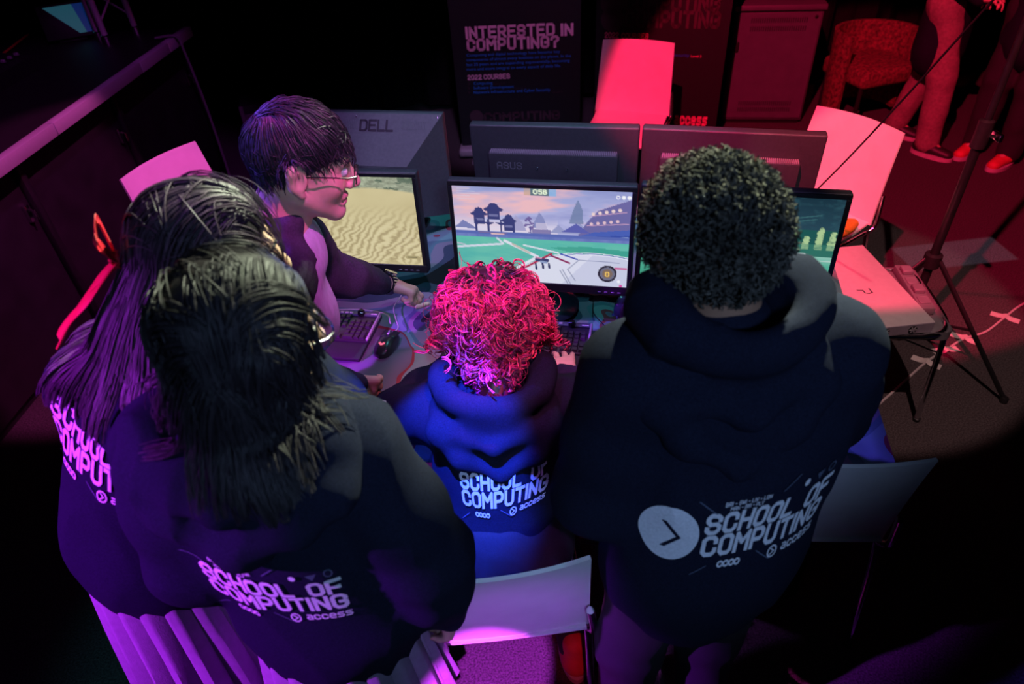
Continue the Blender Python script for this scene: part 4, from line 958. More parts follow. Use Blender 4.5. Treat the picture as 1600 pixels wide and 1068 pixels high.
# ------------------------------------------------------------------ implicit figures
class SDF:
    def __init__(s): s.pr = []
    def _add(s, fn, lo, hi, k, op): s.pr.append((fn, np.asarray(lo, float), np.asarray(hi, float), k, op)); return s
    def cone(s, a, b, ra, rb, k=.03, flat=None, op='+'):
        a = np.asarray(a, float); b = np.asarray(b, float); Mx = np.eye(3); sc_ = 1.
        if flat is not None:
            n, f_ = nrm(flat[0]), flat[1]; Mx = Mx + (1 / f_ - 1) * np.outer(n, n); sc_ = (1 + f_) / 2
        d = Mx @ (b - a); L2 = d.dot(d) + 1e-12
        def fn(X, Y, Z):
            x, y, z = X - a[0], Y - a[1], Z - a[2]
            if flat is not None:
                x, y, z = (Mx[0, 0] * x + Mx[0, 1] * y + Mx[0, 2] * z, Mx[1, 0] * x + Mx[1, 1] * y + Mx[1, 2] * z, Mx[2, 0] * x + Mx[2, 1] * y + Mx[2, 2] * z)
            t = np.clip((x * d[0] + y * d[1] + z * d[2]) / L2, 0, 1)
            return (np.sqrt((x - t * d[0]) ** 2 + (y - t * d[1]) ** 2 + (z - t * d[2]) ** 2) - (ra + (rb - ra) * t)) * sc_
        r = max(ra, rb)
        return s._add(fn, np.minimum(a, b) - r, np.maximum(a, b) + r, k, op)
    def path(s, pts, rs, k=.03, flat=None):
        for i in range(len(pts) - 1): s.cone(pts[i], pts[i + 1], rs[i], rs[i + 1], k, flat)
        return s
    def ell(s, c, r, B=None, k=.03, op='+'):
        c = np.asarray(c, float); r = np.asarray(r, float) * np.ones(3); B = np.eye(3) if B is None else np.asarray(B, float)   # rows = axes
        def fn(X, Y, Z):
            x, y, z = X - c[0], Y - c[1], Z - c[2]
            q = [(B[i, 0] * x + B[i, 1] * y + B[i, 2] * z) / r[i] for i in range(3)]
            k0 = np.sqrt(q[0] ** 2 + q[1] ** 2 + q[2] ** 2) + 1e-9
            k1 = np.sqrt((q[0] / r[0]) ** 2 + (q[1] / r[1]) ** 2 + (q[2] / r[2]) ** 2) + 1e-9
            return k0 * (k0 - 1) / k1
        ext = np.sqrt(((B * r[:, None]) ** 2).sum(0))
        return s._add(fn, c - ext, c + ext, k, op)
    @staticmethod
    def _comb(D, d, k, op):
        if op == '+':
            h = np.maximum(k - np.abs(D - d), 0) / k; return np.minimum(D, d) - h * h * k * .25
        d = -d; h = np.maximum(k - np.abs(D - d), 0) / k; return np.maximum(D, d) + h * h * k * .25
    def at(s, p):
        X, Y, Z = p[:, 0], p[:, 1], p[:, 2]; D = np.full(len(p), 1.)
        for fn, lo, hi, k, op in s.pr: D = s._comb(D, fn(X, Y, Z), k, op)
        return D
    def mesh(s, h, disp=None, cut=None):
        lo = np.min([q[1] for q in s.pr if q[4] == '+'], 0) - 4 * h - .02; hi = np.max([q[2] for q in s.pr if q[4] == '+'], 0) + 4 * h + .02
        n = np.ceil((hi - lo) / h).astype(int) + 1
        ax = [(lo[i] + h * np.arange(n[i])).astype(np.float32) for i in range(3)]
        D = np.full(n, .3, np.float32)
        for fn, l, u, k, op in s.pr:
            mg = k + 3 * h
            i0 = np.clip(np.floor((l - mg - lo) / h).astype(int), 0, n); i1 = np.clip(np.ceil((u + mg - lo) / h).astype(int) + 1, 0, n)
            if np.any(i1 <= i0): continue
            sl = tuple(slice(i0[q], i1[q]) for q in range(3))
            X = ax[0][sl[0]][:, None, None]; Y = ax[1][sl[1]][None, :, None]; Z = ax[2][sl[2]][None, None, :]
            D[sl] = s._comb(D[sl], fn(X, Y, Z).astype(np.float32), np.float32(k), op)
        if disp is not None:
            I = np.argwhere(np.abs(D) < .03 + h * 2)
            D[I[:, 0], I[:, 1], I[:, 2]] += disp(lo + h * I).astype(np.float32)
        if cut is not None:
            for c in cut:      # (point, normal): keep the side the normal points away from
                nn_ = nrm(c[1]); pl = (ax[0][:, None, None] - c[0][0]) * nn_[0] + (ax[1][None, :, None] - c[0][1]) * nn_[1] + (ax[2][None, None, :] - c[0][2]) * nn_[2]
                D = np.maximum(D, pl.astype(np.float32))
        return surface_nets(D, lo, h)
def surface_nets(D, lo, h):
    ins = D < 0
    c = ins[:-1, :-1, :-1].astype(np.int8)
    tot = np.zeros_like(c)
    for dx in (0, 1):
        for dy in (0, 1):
            for dz in (0, 1): tot += ins[dx:D.shape[0] - 1 + dx, dy:D.shape[1] - 1 + dy, dz:D.shape[2] - 1 + dz]
    act = (tot > 0) & (tot < 8)
    I = np.argwhere(act); idx = np.full(act.shape, -1, np.int32); idx[act] = np.arange(len(I))
    corners = [(a, b, c_) for a in (0, 1) for b in (0, 1) for c_ in (0, 1)]
    val = {q: D[I[:, 0] + q[0], I[:, 1] + q[1], I[:, 2] + q[2]] for q in corners}
    acc = np.zeros((len(I), 3), np.float32); cnt = np.zeros(len(I), np.float32)
    for q in corners:
        for axn in range(3):
            if q[axn]: continue
            r = list(q); r[axn] = 1; r = tuple(r); a, b = val[q], val[r]; m = (a < 0) != (b < 0)
            t = np.where(m, a / np.where(m, a - b, 1), 0)
            pt = np.tile(np.array(q, np.float32), (len(I), 1)); pt[:, axn] += t
            acc += pt * m[:, None]; cnt += m
    V = lo + h * (I + acc / cnt[:, None])
    Fs = []
    for axn in range(3):
        a = [slice(None)] * 3; b = [slice(None)] * 3; a[axn] = slice(0, -1); b[axn] = slice(1, None)
        s0, s1 = ins[tuple(a)], ins[tuple(b)]; ch = np.argwhere(s0 != s1)
        o1, o2 = [q for q in range(3) if q != axn]
        ok = (ch[:, o1] > 0) & (ch[:, o2] > 0) & (ch[:, o1] < D.shape[o1] - 1) & (ch[:, o2] < D.shape[o2] - 1); ch = ch[ok]
        def cell(d1, d2):
            q = ch.copy(); q[:, o1] += d1; q[:, o2] += d2; return idx[q[:, 0], q[:, 1], q[:, 2]]
        quad = np.stack([cell(-1, -1), cell(0, -1), cell(0, 0), cell(-1, 0)], 1)
        flip = s0[ch[:, 0], ch[:, 1], ch[:, 2]]
        if axn == 1: flip = ~flip
        quad[~flip] = quad[~flip][:, ::-1]
        Fs.append(quad)
    Fq = np.vstack(Fs)
    return V, Fq[(Fq >= 0).all(1)]

def sn(p, f, s=0.):
    """smooth wavy noise"""
    x, y, z = p[:, 0] * f, p[:, 1] * f, p[:, 2] * f
    a = np.sin(x + 1.7 * np.sin(y * .9 + s) + s) + np.sin(1.3 * y + 1.5 * np.sin(z * .8 + 2 * s) + 2.1) + np.sin(1.1 * z + 1.6 * np.sin(x * .85 + s * 1.3) + .7 * s)
    return a / 3
def folds(s, amp=.006, f=17., zs=1.):
    def d(p):
        q = p * np.array([1, 1, zs])
        a = sn(q, f, s); b = sn(q, f * 2.1, s + 3); c = sn(q * np.array([1, 1, .45]), f * 1.6, s + 5)
        return amp * (.9 * a + .4 * b + 1.3 * (np.abs(c) ** .6 - .5))
    return d
def knit(p): return 0

class Frame:
    def __init__(s, o, f, u=(0, 0, 1)):
        s.o = np.asarray(o, float); s.f = nrm(f); u = np.asarray(u, float); s.u = nrm(u - s.f * s.f.dot(u)); s.r = np.cross(s.f, s.u); s.B = np.stack([s.r, s.f, s.u])
    def __call__(s, x, y, z): return s.o + s.r * x + s.f * y + s.u * z
    def loc(s, p): return (p - s.o) @ s.B.T

def head(S, H, neck, sc_=1., neck_r=.056):
    q = lambda x, y, z: H(x * sc_, y * sc_, z * sc_); e = lambda c, r, k=.02, op='+': S.ell(q(*c), np.array(r) * sc_, H.B, k, op)
    c = lambda a, b, ra, rb, k=.015, op='+': S.cone(q(*a), q(*b), ra * sc_, rb * sc_, k, None, op)
    e((0, -.012, .035), (.077, .098, .086)); e((0, .030, -.030), (.061, .062, .082), .03)
    for s in (-1, 1):
        c((s * .052, .0, -.055), (s * .014, .072, -.100), .020, .017, .03); e((s * .037, .058, -.030), (.024, .026, .026), .025)
    e((0, .076, -.103), (.021, .018, .017), .02)
    c((-.036, .083, .024), (.036, .083, .024), .010, .010, .02)
    for s in (-1, 1): e((s * .032, .098, .002), (.017, .013, .011), .012, '-')
    c((0, .090, .010), (0, .112, -.030), .008, .0125, .012); e((0, .112, -.034), (.011, .010, .009), .008)
    for s in (-1, 1): e((s * .012, .100, -.038), (.008, .010, .007), .006)
    c((-.018, .088, -.064), (.018, .088, -.064), .006, .006, .006); e((0, .095, -.063), (.016, .007, .0045), .005); e((0, .093, -.078), (.015, .008, .0055), .005)
    e((0, .101, -.0705), (.020, .010, .0018), .002, '-')
    for s in (-1, 1):
        e((s * .084, -.010, -.006), (.011, .021, .033), .006); e((s * .088, -.020, .010), (.010, .015, .018), .006); e((s * .098, -.004, -.006), (.011, .011, .020), .005, '-'); e((s * .080, .0, -.038), (.010, .009, .010), .006)
    S.cone(q(0, -.028, -.05), neck, neck_r * sc_, neck_r * 1.12 * sc_, .03)

def rot(v, ax, a):
    ax = nrm(ax); return v * math.cos(a) + np.cross(ax, v) * math.sin(a) + ax * ax.dot(v) * (1 - math.cos(a))
def hand(S, w, d, n, side, curl=(.5, .6, .5), spread=.06, sc_=1., thumb=(.7, .75, -.25), tb=.25, percurl=None):
    """w wrist, d finger direction, n back of the hand, side=+1: thumb on the side d x n"""
    d = nrm(d); n = nrm(n - d * d.dot(n)); s = np.cross(d, n) * side; w = np.asarray(w, float)
    S.cone(w, w + d * .030 * sc_, .024 * sc_, .028 * sc_, .02, (n, .72))
    for o, r0 in ((.022, .016), (.0, .017), (-.022, .015)):
        S.cone(w + d * .022 * sc_ + s * o * .6 * sc_, w + d * .084 * sc_ + s * o * 1.15 * sc_, r0 * sc_, .0135 * sc_, .012)
    nails = []
    for i, (o, L) in enumerate(((.029, .070), (.010, .079), (-.010, .073), (-.028, .058))):
        b = w + d * (.087 - .004 * abs(i - 1)) * sc_ + s * o * sc_; ddir = rot(d, n, -side * spread * (1.5 - i)); ax = np.cross(ddir, -n)
        cu = curl if percurl is None else percurl[i]
        p0 = b; dr = ddir; r = .0092 * sc_
        for j, fr_ in enumerate((.46, .30, .24)):
            dr = rot(dr, ax, cu[j]); p1 = p0 + dr * L * fr_ * sc_; S.cone(p0, p1, r, r * .92, .005); p0 = p1; r *= .92
        nails.append((p0, dr))
    b = w + d * .026 * sc_ + s * .026 * sc_; dr = nrm(d * thumb[0] + s * thumb[1] + n * thumb[2]); ax = np.cross(dr, nrm(d - n * .4)); r = .0125 * sc_
    for j, L in enumerate((.040, .032, .026)):
        p1 = b + dr * L * sc_; S.cone(b, p1, r, r * .88, .009); b = p1; r *= .88; dr = rot(dr, ax, tb)
    return nails

def base_mesh(name, VF, mats, base, parent=None, col=None):
    return np_mesh(name, VF[0] - np.asarray(base), VF[1], mats, parent, col)

# ---- hair
def strands_mesh(S_, R_, C_):
    """S_ (N,M,3) strand points, R_ (N,M) radii, C_ (N,M,3) colours -> three-sided tubes"""
    N, Mn = S_.shape[:2]
    t = np.gradient(S_, axis=1); t /= np.linalg.norm(t, axis=2)[..., None] + 1e-9
    a = np.cross(t, np.array([.31, .77, .55])); a /= np.linalg.norm(a, axis=2)[..., None] + 1e-9; b = np.cross(t, a)
    V = np.stack([S_ + R_[..., None] * (math.cos(th) * a + math.sin(th) * b) for th in (0, 2.0944, 4.18879)], 2)   # N,M,3sides,3
    i = (np.arange(N)[:, None] * Mn + np.arange(Mn - 1)[None]).ravel() * 3
    Fq = np.vstack([np.stack([i + k, i + (k + 1) % 3, i + 3 + (k + 1) % 3, i + 3 + k], 1) for k in range(3)])
    C = np.repeat(C_[:, :, None, :], 3, 2).reshape(-1, 3)
    return V.reshape(-1, 3), Fq, C
def joinm(ms):
    V = []; F_ = []; C = []; k = 0
    for v, f, c in ms: V.append(v); F_.append(f + k); C.append(c); k += len(v)
    return np.vstack(V), np.vstack(F_), np.vstack(C)
def grad(col, p, e=.003):
    g = np.stack([col(p + np.eye(3)[i] * e) - col(p - np.eye(3)[i] * e) for i in range(3)], 1)
    return g / (np.linalg.norm(g, axis=1)[:, None] + 1e-9)
def scalp(H, N, keep, sc_=1., r=(.079, .100, .088)):
    out = []
    while len(out) < N:
        v = rng.normal(size=(N, 3)); v /= np.linalg.norm(v, axis=1)[:, None]
        out += [q for q in v if keep(q)]
    v = np.array(out[:N]); loc = (v * np.array(r) + np.array([0, -.012, .035])) * sc_
    return H.o + loc @ H.B, v
def flow(roots, d0, steps, sl, colf, off, grav=.25, attract=None, curl=None, wind=None):
    """grow strands: keep heading, fall, slide over what lies beneath"""
    p = roots.copy(); d = d0.copy(); out = [p.copy()]
    g = np.array([0, 0, -1.])
    for i in range(steps):
        gv = g * (grav if np.isscalar(grav) else grav[:, None])
        d = d + gv
        if wind is not None: d = d + wind(p, i)
        d /= np.linalg.norm(d, axis=1)[:, None]
        p = p + d * (sl if np.isscalar(sl) else sl[:, None])
        D0 = colf(p); D = D0 - off * min(1., .25 + .12 * i); m = D < .012
        if m.any():
            gr = grad(colf, p[m]); p[m] = p[m] - gr * np.minimum(D[m], 0)[:, None]
            dn = (d[m] * gr).sum(1)[:, None]; d[m] = d[m] - gr * dn * np.where(dn < 0, 1., .85); d[m] /= np.linalg.norm(d[m], axis=1)[:, None] + 1e-9
        out.append(p.copy())
    return np.stack(out, 1)
def ramp(Mn, N, cols, pos, jit=.15):
    t = np.linspace(0, 1, Mn); C = np.stack([np.interp(t, pos, [c[k] for c in cols]) for k in range(3)], 1)
    return np.clip(C[None] * (1 + jit * rng.normal(size=(N, 1, 1))), 0, 1)

# ---- printing on the back of a hoodie
def bvh_of(VF): return BVHTree.FromPolygons([tuple(v) for v in VF[0]], [tuple(map(int, f)) for f in VF[1]])
def cast_px(bv, px, py):
    c = np.array([px - 800, -(py - 534), -FPX]); w = nrm(CR @ c)
    h = bv.ray_cast(Vector((0, 0, CAM_H)), Vector(w)); return np.array(h[0]) if h[0] is not None else None
def hoodie_print(S, disp, bv, axis, f, r, anchors, base, parent, circle=True, W=.30, Hh=.098, Rw=.150):
    """wrap the printed lettering round the back of the torso"""
    A0, A1 = axis
    def ang_z(px, py):
        p = cast_px(bv, px, py)
        if p is None: return None
        t = np.clip((p[2] - A1[2]) / (A0[2] - A1[2]), -.5, 1.5); c = A1 + (A0 - A1) * t; d = p - c
        return math.atan2(d.dot(r), -d.dot(f)), p[2]
    (xa, pa), (xb, pb_) = anchors; qa, qb = ang_z(*pa), ang_z(*pb_)
    if qa is None or qb is None: print('print anchor missed', qa is None, qb is None); return
    slope = (qb[1] - qa[1]) / (xb - xa); ang0 = (qa[0] - (xa - .5) * W / Rw + qb[0] - (xb - .5) * W / Rw) / 2; z0 = (qa[1] - slope * (xa - .5) + qb[1] - slope * (xb - .5)) / 2
    def on(V2, off):
        V2 = np.asarray(V2, float); ang = ang0 + (V2[:, 0] - .5) * W / Rw; z = z0 + (V2[:, 1] - .5) * Hh + slope * (V2[:, 0] - .5)
        c = A1 + (A0 - A1) * ((z - A1[2]) / (A0[2] - A1[2]))[:, None]; d = np.cos(ang)[:, None] * -f + np.sin(ang)[:, None] * r
        ts = np.linspace(.06, .30, 61); prev = None; hit = np.full(len(V2), .16); done = np.zeros(len(V2), bool)
        for i, t in enumerate(ts):
            p = c + d * t; D = S.at(p) + disp(p)
            if prev is not None:
                m = (prev < 0) & (D >= 0) & ~done; hit[m] = ts[i - 1] + (t - ts[i - 1]) * (-prev[m] / (D[m] - prev[m])); done |= m
            prev = D
        return c + d * (hit + off)[:, None] - base
    asp = W / Hh
    def emit(name, items, m, off=.0030):
        mb = MB()
        for V2, F2 in items: mb.add(on(V2, off), F2)
        return mb.build(name, m, parent, smooth=False)
    def tline(s, x0_, y0_, wd, cap, w=1.45, gap=1.95, step=.8):
        ls, W_ = strokes(s, w, gap); V2, F2 = stroke_mesh(ls, w, step); return V2 * np.array([wd / W_, cap / 6]) + np.array([x0_, y0_ + cap * .1]), F2
    emit('print_lettering', [tline('SCHOOL', 0, .545, .675, .40)], m_print); emit('print_lettering', [tline('OF', .775, .545, .225, .40)], m_print); emit('print_lettering', [tline('COMPUTING', 0, .03, 1, .40)], m_print)
    emit('print_small_text', [tline('BRI - SWI - LIV - LON', .10, 1.17, .33, .075, 1.3), tline('MAN - BIR - PLY', .14, 1.06, .24, .075, 1.3)], m_print)
    ry = 1.0
    def dsc(cx, cy, r, hole=0.): V2, F2 = disc2d(0, 0, 1, 28, hole); return V2 * np.array([r / asp, r]) + np.array([cx, cy]), F2
    emit('print_mark', [dsc(.715, 1.22, .075)], m_print); emit('print_mark', [(np.array([(.80, 1.28), (.87, 1.28), (.835, 1.12)]), [(0, 2, 1)])], m_printdim); emit('print_mark', [dsc(.94, 1.22, .10, .72)], m_printdim)
    emit('print_dots', [dsc(.165 + .045 * k, -.19, .085, .45) for k in range(4)], m_print)
    emit('print_emblem', [dsc(.60, -.18, .14, .72)], m_print)
    V2, F2 = stroke_mesh([[(.585, -.11), (.615, -.18), (.585, -.25)]], .016, .05); emit('print_emblem', [(V2, F2)], m_print)
    emit('print_wordmark', [tline('access', .68, -.25, .32, .20, 1.1, 1.6)], m_print)
    for ln_ in ([(-.06, 1.25), (.06, 1.02)], [(.52, 1.25), (.62, 1.5)], [(.06, -.2), (-.04, -.4)], [(.45, -.05), (.58, -.32)]): emit('print_line', [stroke_mesh([ln_], .012, .06)], m_printdim)
    if circle:
        V2, F2 = disc2d(0, 0, 1, 40); emit('print_emblem', [(V2 * np.array([.60 / asp, .60]) + np.array([-.62 / asp - .02, .50]), F2)], m_print)
        V2, F2 = stroke_mesh([[(-.72 / asp - .02, .78), (-.42 / asp - .02, .46), (-.72 / asp - .02, .20)]], .030, .04); emit('print_arrow', [(V2, F2)], m_hood, .0042)

m_hood = mat('navy_fleece', (.012, .014, .030), .95, var=.3, scale=350, bump=.5, bscale=900, spec=.08)
m_skin = mat('skin', (.55, .34, .25), .5, attr='Col', var=.05, scale=60, spec=.4)
m_hair = mat('hair', (.02, .02, .02), .50, attr='Col', var=.15, scale=80, spec=.42)
m_afro = mat('tight_curl_hair', (.02, .02, .02), .75, attr='Col', var=.2, scale=80, spec=.18)
m_curly = mat('dyed_curly_hair', (.5, .02, .2), .42, attr='Col', var=.15, scale=80, spec=.5)
m_skirt = mat('pale_skirt', (.30, .24, .33), .75, var=.08, scale=60, bump=.2)
m_trous = mat('dark_trousers', (.016, .017, .024), .85, var=.2, scale=200, bump=.4, bscale=700)
m_shoe = mat('red_shoe', (.62, .06, .07), .6, var=.1, bump=.3); m_sole = mat('rubber_sole', (.5, .48, .48), .6); m_dshoe = mat('dark_shoe', (.02, .02, .022), .5)
SKIN = np.array([.58, .36, .26]); SKIN2 = np.array([.34, .18, .11])

def skin_cols(V, H, tone, sc_=1.):
    C = np.tile(tone, (len(V), 1)); L = H.loc(V) / sc_
    m = np.exp(-(((L[:, 0]) / .020) ** 2 + ((L[:, 1] - .095) / .02) ** 2 + ((L[:, 2] + .0705) / .011) ** 2))
    C = C * (1 - m[:, None] * .75) + np.array([.40, .12, .11]) * m[:, None] * .75
    ch = np.exp(-(((np.abs(L[:, 0]) - .04) / .03) ** 2 + ((L[:, 1] - .08) / .04) ** 2 + ((L[:, 2] + .03) / .03) ** 2)); C[:, 1:] *= 1 - .12 * ch[:, None]
    return C
def eyes(H, parent, base, sc_=1.):
    for s in (-1, 1):
        c = H(s * .032 * sc_, .0815 * sc_, .002 * sc_)
        mb = MB(); mb.lathe([(.0001, -.012), (.006, -.0105), (.0105, -.006), (.012, 0), (.0105, .006), (.006, .0105), (.0001, .012)], 18, fr=lambda q: c - base + H.r * q[0] + H.u * q[1] + H.f * q[2]); e = mb.build('eye', mat('eye_white', (.75, .72, .70), .2), parent)
        mb = MB(); mb.lathe([(.0055, .0105), (.0045, .0118), (.0001, .0124)], 14, fr=lambda q: c - base + H.r * q[0] + H.u * q[1] + H.f * q[2]); mb.build('iris', mat('iris_dark', (.02, .012, .008), .15), e)
        mb = MB(); mb.tube([H((s * x) * sc_, y * sc_, z * sc_) - base for x, y, z in ((.014, .096, .022), (.026, .0965, .028), (.040, .091, .027), (.050, .082, .020))], [.0022, .0032, .003, .0012], 6, flat=.6); mb.build('eyebrow', mat('brow_hair', (.015, .012, .012), .7), parent)
def glasses(H, parent, base, sc_=1.):
    mg = mat('glasses_frame', (.02, .02, .025), .25, metal=.5); L = lambda x, y, z: H(x * sc_, y * sc_, z * sc_) - base
    g = None
    for s in (-1, 1):
        ring = [(.032 * s + .025 * math.copysign(abs(math.cos(a)) ** .6, math.cos(a)), .112 - .003 * abs(math.cos(a)), -.002 + .016 * math.copysign(abs(math.sin(a)) ** .7, math.sin(a))) for a in np.linspace(0, 2 * math.pi, 29)]
        mb = MB(); mb.tube([L(*q) for q in ring], .0014, 6, cap=False)
        if s == -1:
            mb.tube([L(-.008, .1125, .004), L(0, .116, .006), L(.008, .1125, .004)], .0014, 6)
        mb.tube([L(s * .057, .109, .004), L(s * .072, .090, .005), L(s * .084, .03, .006), L(s * .088, -.005, .004), L(s * .086, -.028, -.012)], .0015, 6)
        nm = mb.build('glasses_frame' , mg, parent)
        mb = MB(); mb.add([L(*(np.array(q) * [1, 1, 1] + np.array([0, -.0005, 0]))) for q in ring[:-1]], [tuple(range(28))]); gl = mb.build('lens', glass_mat(), nm, smooth=False)
def glass_mat():
    if 'lens_glass' in MATS: return MATS['lens_glass']
    m = bpy.data.materials.new('lens_glass'); m.use_nodes = True; nt = m.node_tree
    out = nt.nodes['Material Output']; tr_ = nt.nodes.new('ShaderNodeBsdfTransparent'); gl = nt.nodes.new('ShaderNodeBsdfGlossy'); gl.inputs['Roughness'].default_value = .05
    mx_ = nt.nodes.new('ShaderNodeMixShader'); mx_.inputs[0].default_value = .12
    nt.links.new(tr_.outputs[0], mx_.inputs[1]); nt.links.new(gl.outputs[0], mx_.inputs[2]); nt.links.new(mx_.outputs[0], out.inputs['Surface'])
    MATS['lens_glass'] = m; return m

def legs_body(S, hips, knees, ankles, f):
    for h, k_, a in zip(hips, knees, ankles):
        S.cone(h, k_, .075, .05, .04); S.cone(k_, a, .048, .034, .03); S.cone(a, a + f * .13 + v3(0, 0, -.05), .034, .024, .03)
def shoe(parent, base, ank, f, m=None, name='shoe', sc_=1.):
    f = nrm(v3(f[0], f[1], 0)); an = v3(ank[0], ank[1], 0); S = SDF()
    S.cone(an - f * .045 + v3(0, 0, .055), an + f * .02 + v3(0, 0, .062), .040, .042, .03); S.cone(an + f * .02 + v3(0, 0, .055), an + f * .145 + v3(0, 0, .036), .046, .038, .03, (v3(0, 0, 1), .8)); S.cone(an - f * .03 + v3(0, 0, .06), an - f * .02 + v3(0, 0, .115), .042, .040, .02)
    o = base_mesh(name, S.mesh(.007, cut=[(an + v3(0, 0, .020), v3(0, 0, -1))]), m or m_shoe, base, parent)
    r = np.cross(f, v3(0, 0, 1)); mb = MB(); pl = []
    for a in np.linspace(0, 2 * math.pi, 28, endpoint=False):
        c, s_ = math.cos(a), math.sin(a); pl.append((.053 * s_ * (1 + .12 * c), .05 + .137 * math.copysign(abs(c) ** .85, c)))
    mb.prism([(x, y) for x, y in pl], .001, .026, fr=lambda q: an + r * q[0] + f * q[1] + v3(0, 0, q[2]) - base); mb.build('sole', m_sole, o)
    for k in range(4):
        y = .03 + .024 * k; z = .108 - .017 * k
        mb = MB(); mb.tube([an + r * x + f * y + v3(0, 0, z - 14 * x * x) - base for x in (-.024, -.012, 0, .012, .024)], .003, 6); mb.build('lace', m_sole, o)
    return o
def hood_sdf(N_, f, r, u, w=.13, drop=.20, thick=.040, rise=.02, tip=.022, k=.028, skew=0.):
    """collar roll round the neck and the hood hanging in a point on the back"""
    S = SDF(); b = -f; pts = []; rs = []
    tipp = N_ + b * .118 - u * drop + r * skew
    for a in np.linspace(-2.3, 2.3, 15):
        pts.append(N_ + r * (w * .84) * math.sin(a) + b * (.080 * math.cos(a) + .010) + u * (rise + .02 - .030 * math.cos(a) - .035 * max(0, abs(a) - 1.5))); rs.append(thick * (.62 + .18 * math.cos(a * .5)))
    S.path(pts, rs, k)
    for s in (-1, 1):      # the two thick edges running down to the point
        S.path([N_ + r * s * w * .90 + b * .030 - u * .010, N_ + r * s * w * .92 + b * .075 - u * drop * .30, N_ + r * (s * w * .62 + skew * .6) + b * .110 - u * drop * .68, tipp], [thick * .80, thick * .78, thick * .62, tip], k)
    c = N_ + b * .085 - u * (drop * .36)
    S.ell(c, (w * .92, .034, drop * .42), np.stack([r, f, u]), k); S.cone(c, tipp, w * .50, tip, k, (f, .42))
    S.path([N_ + r * -w * .6 + b * .10 - u * drop * .25, N_ + b * .125 - u * drop * .36, N_ + r * w * .6 + b * .10 - u * drop * .22], [.016, .020, .016], .02)
    S.ell(N_ + b * .045 + u * (rise + .030), (w * .50, .042, .050), np.stack([r, f, u]), .03, '-')
    return S
def sleeve(S, sh, el, wr, r=(.082, .070, .052, .045), k=.04):
    m = (sh + el) / 2; S.cone(sh, m, r[0], r[1] * 1.02, k); S.cone(m, el, r[1] * 1.02, r[1] * .95, k); S.cone(el, (el + wr) / 2, r[1] * .95, r[2] * 1.12, k); S.cone((el + wr) / 2, wr, r[2] * 1.12, r[3], k)
def cuff(S, el, wr, r=.040):
    d = nrm(wr - el); S.cone(wr - d * .01, wr + d * .035, r * 1.04, r * .92, .008)
def skirt(name, parent, base, c, f, w0, d0, w1, d1, z0, z1, pl=22, depth=.042, m=None, lean=(0, 0)):
    f = nrm(v3(f[0], f[1], 0)); r = np.cross(f, v3(0, 0, 1)); G = []
    for z in np.linspace(z0, z1, 14):
        a = (z0 - z) / (z0 - z1); row_ = []
        for th in np.linspace(0, 2 * math.pi, 221):
            sw = abs(((th * pl / (2 * math.pi)) % 1) - .35) / .65; rr = 1 - depth * 6 * (.25 + .75 * a) * sw * .6 + .01 * math.sin(3 * th + 4 * a)
            row_.append(c + v3(lean[0] * a, lean[1] * a, 0) + r * math.cos(th) * (w0 + (w1 - w0) * a) * rr + f * math.sin(th) * (d0 + (d1 - d0) * a) * rr + v3(0, 0, z - c[2]) - base)
        G.append(row_)
    mb = MB(); mb.sheet(G, .003); return mb.build(name, m or m_skirt, parent)
# ================================================================== the tall man at the right
def std_body(H, N_, chest, pel, f, r, sh, el, wr, hips, kn, an, tone, sc_=1., neck_r=.056, hands=None, h=.0078, base=None, label='', torso_r=.125):
    S = SDF(); head(S, H, N_, sc_, neck_r)
    S.cone(N_ - v3(0, 0, .02), chest, .07, torso_r, .05, (f, .75)); S.cone(chest, pel, torso_r, torso_r * .95, .05, (f, .75))
    S.cone(sh[0], sh[1], .055, .055, .05)
    for s, e, w in zip(sh, el, wr): S.cone(s, e, .048, .038, .03); S.cone(e, w, .038, .026, .03)
    legs_body(S, hips, kn, an, nrm(v3(f[0], f[1], 0)))
    for kw in (hands or []): hand(S, **kw)
    V, Fq = S.mesh(h)
    o = base_mesh('person', (V, Fq), m_skin, base, None, skin_cols(V, H, tone, sc_)); o.location = base
    tag(o, label, 'person'); return o, S
def trousers(parent, base, pel, hips, kn, an, m=None, r=(.10, .078, .058), f=v3(0, 1, 0), top=.13, name='trousers'):
    S = SDF(); S.cone(hips[0], hips[1], .115, .115, .05, (f, .9)); S.cone(pel, pel + v3(0, 0, .06), top, top, .05, (f, .75))
    for h, k_, a in zip(hips, kn, an): S.cone(h, k_, r[0], r[1], .04); S.cone(k_, a, r[1], r[2], .03)
    return base_mesh(name, S.mesh(.012, folds(4.1, .005, 22.)), m or m_trous, base, parent)

f = nrm(v3(-.16, .98, 0)); r = np.cross(f, v3(0, 0, 1)); base = v3(.33, .80, 0)
H = Frame((.312, .890, 1.528), (-.30, .92, -.22)); N_ = v3(.335, .845, 1.395); chest = v3(.378, .850, 1.18); pel = v3(.355, .80, .91)
sh = [v3(.190, .82, 1.340), v3(.530, .86, 1.335)]; el = [v3(.135, .80, 1.07), v3(.630, .96, 1.08)]; wr = [v3(.225, 1.00, 1.03), v3(.49, 1.09, 1.02)]
hips = [pel + r * -.085 + v3(0, 0, -.03), pel + r * .085 + v3(0, 0, -.03)]; kn = [v3(.23, .80, .50), v3(.42, .82, .50)]; an = [v3(.225, .78, .085), v3(.435, .80, .085)]
hd = [dict(w=wr[0], d=v3(.8, .5, 0), n=v3(-.2, .5, .8), side=-1, curl=(.4, .5, .4)), dict(w=wr[1], d=v3(-.8, .5, 0), n=v3(.2, .5, .8), side=1, curl=(.4, .5, .4))]
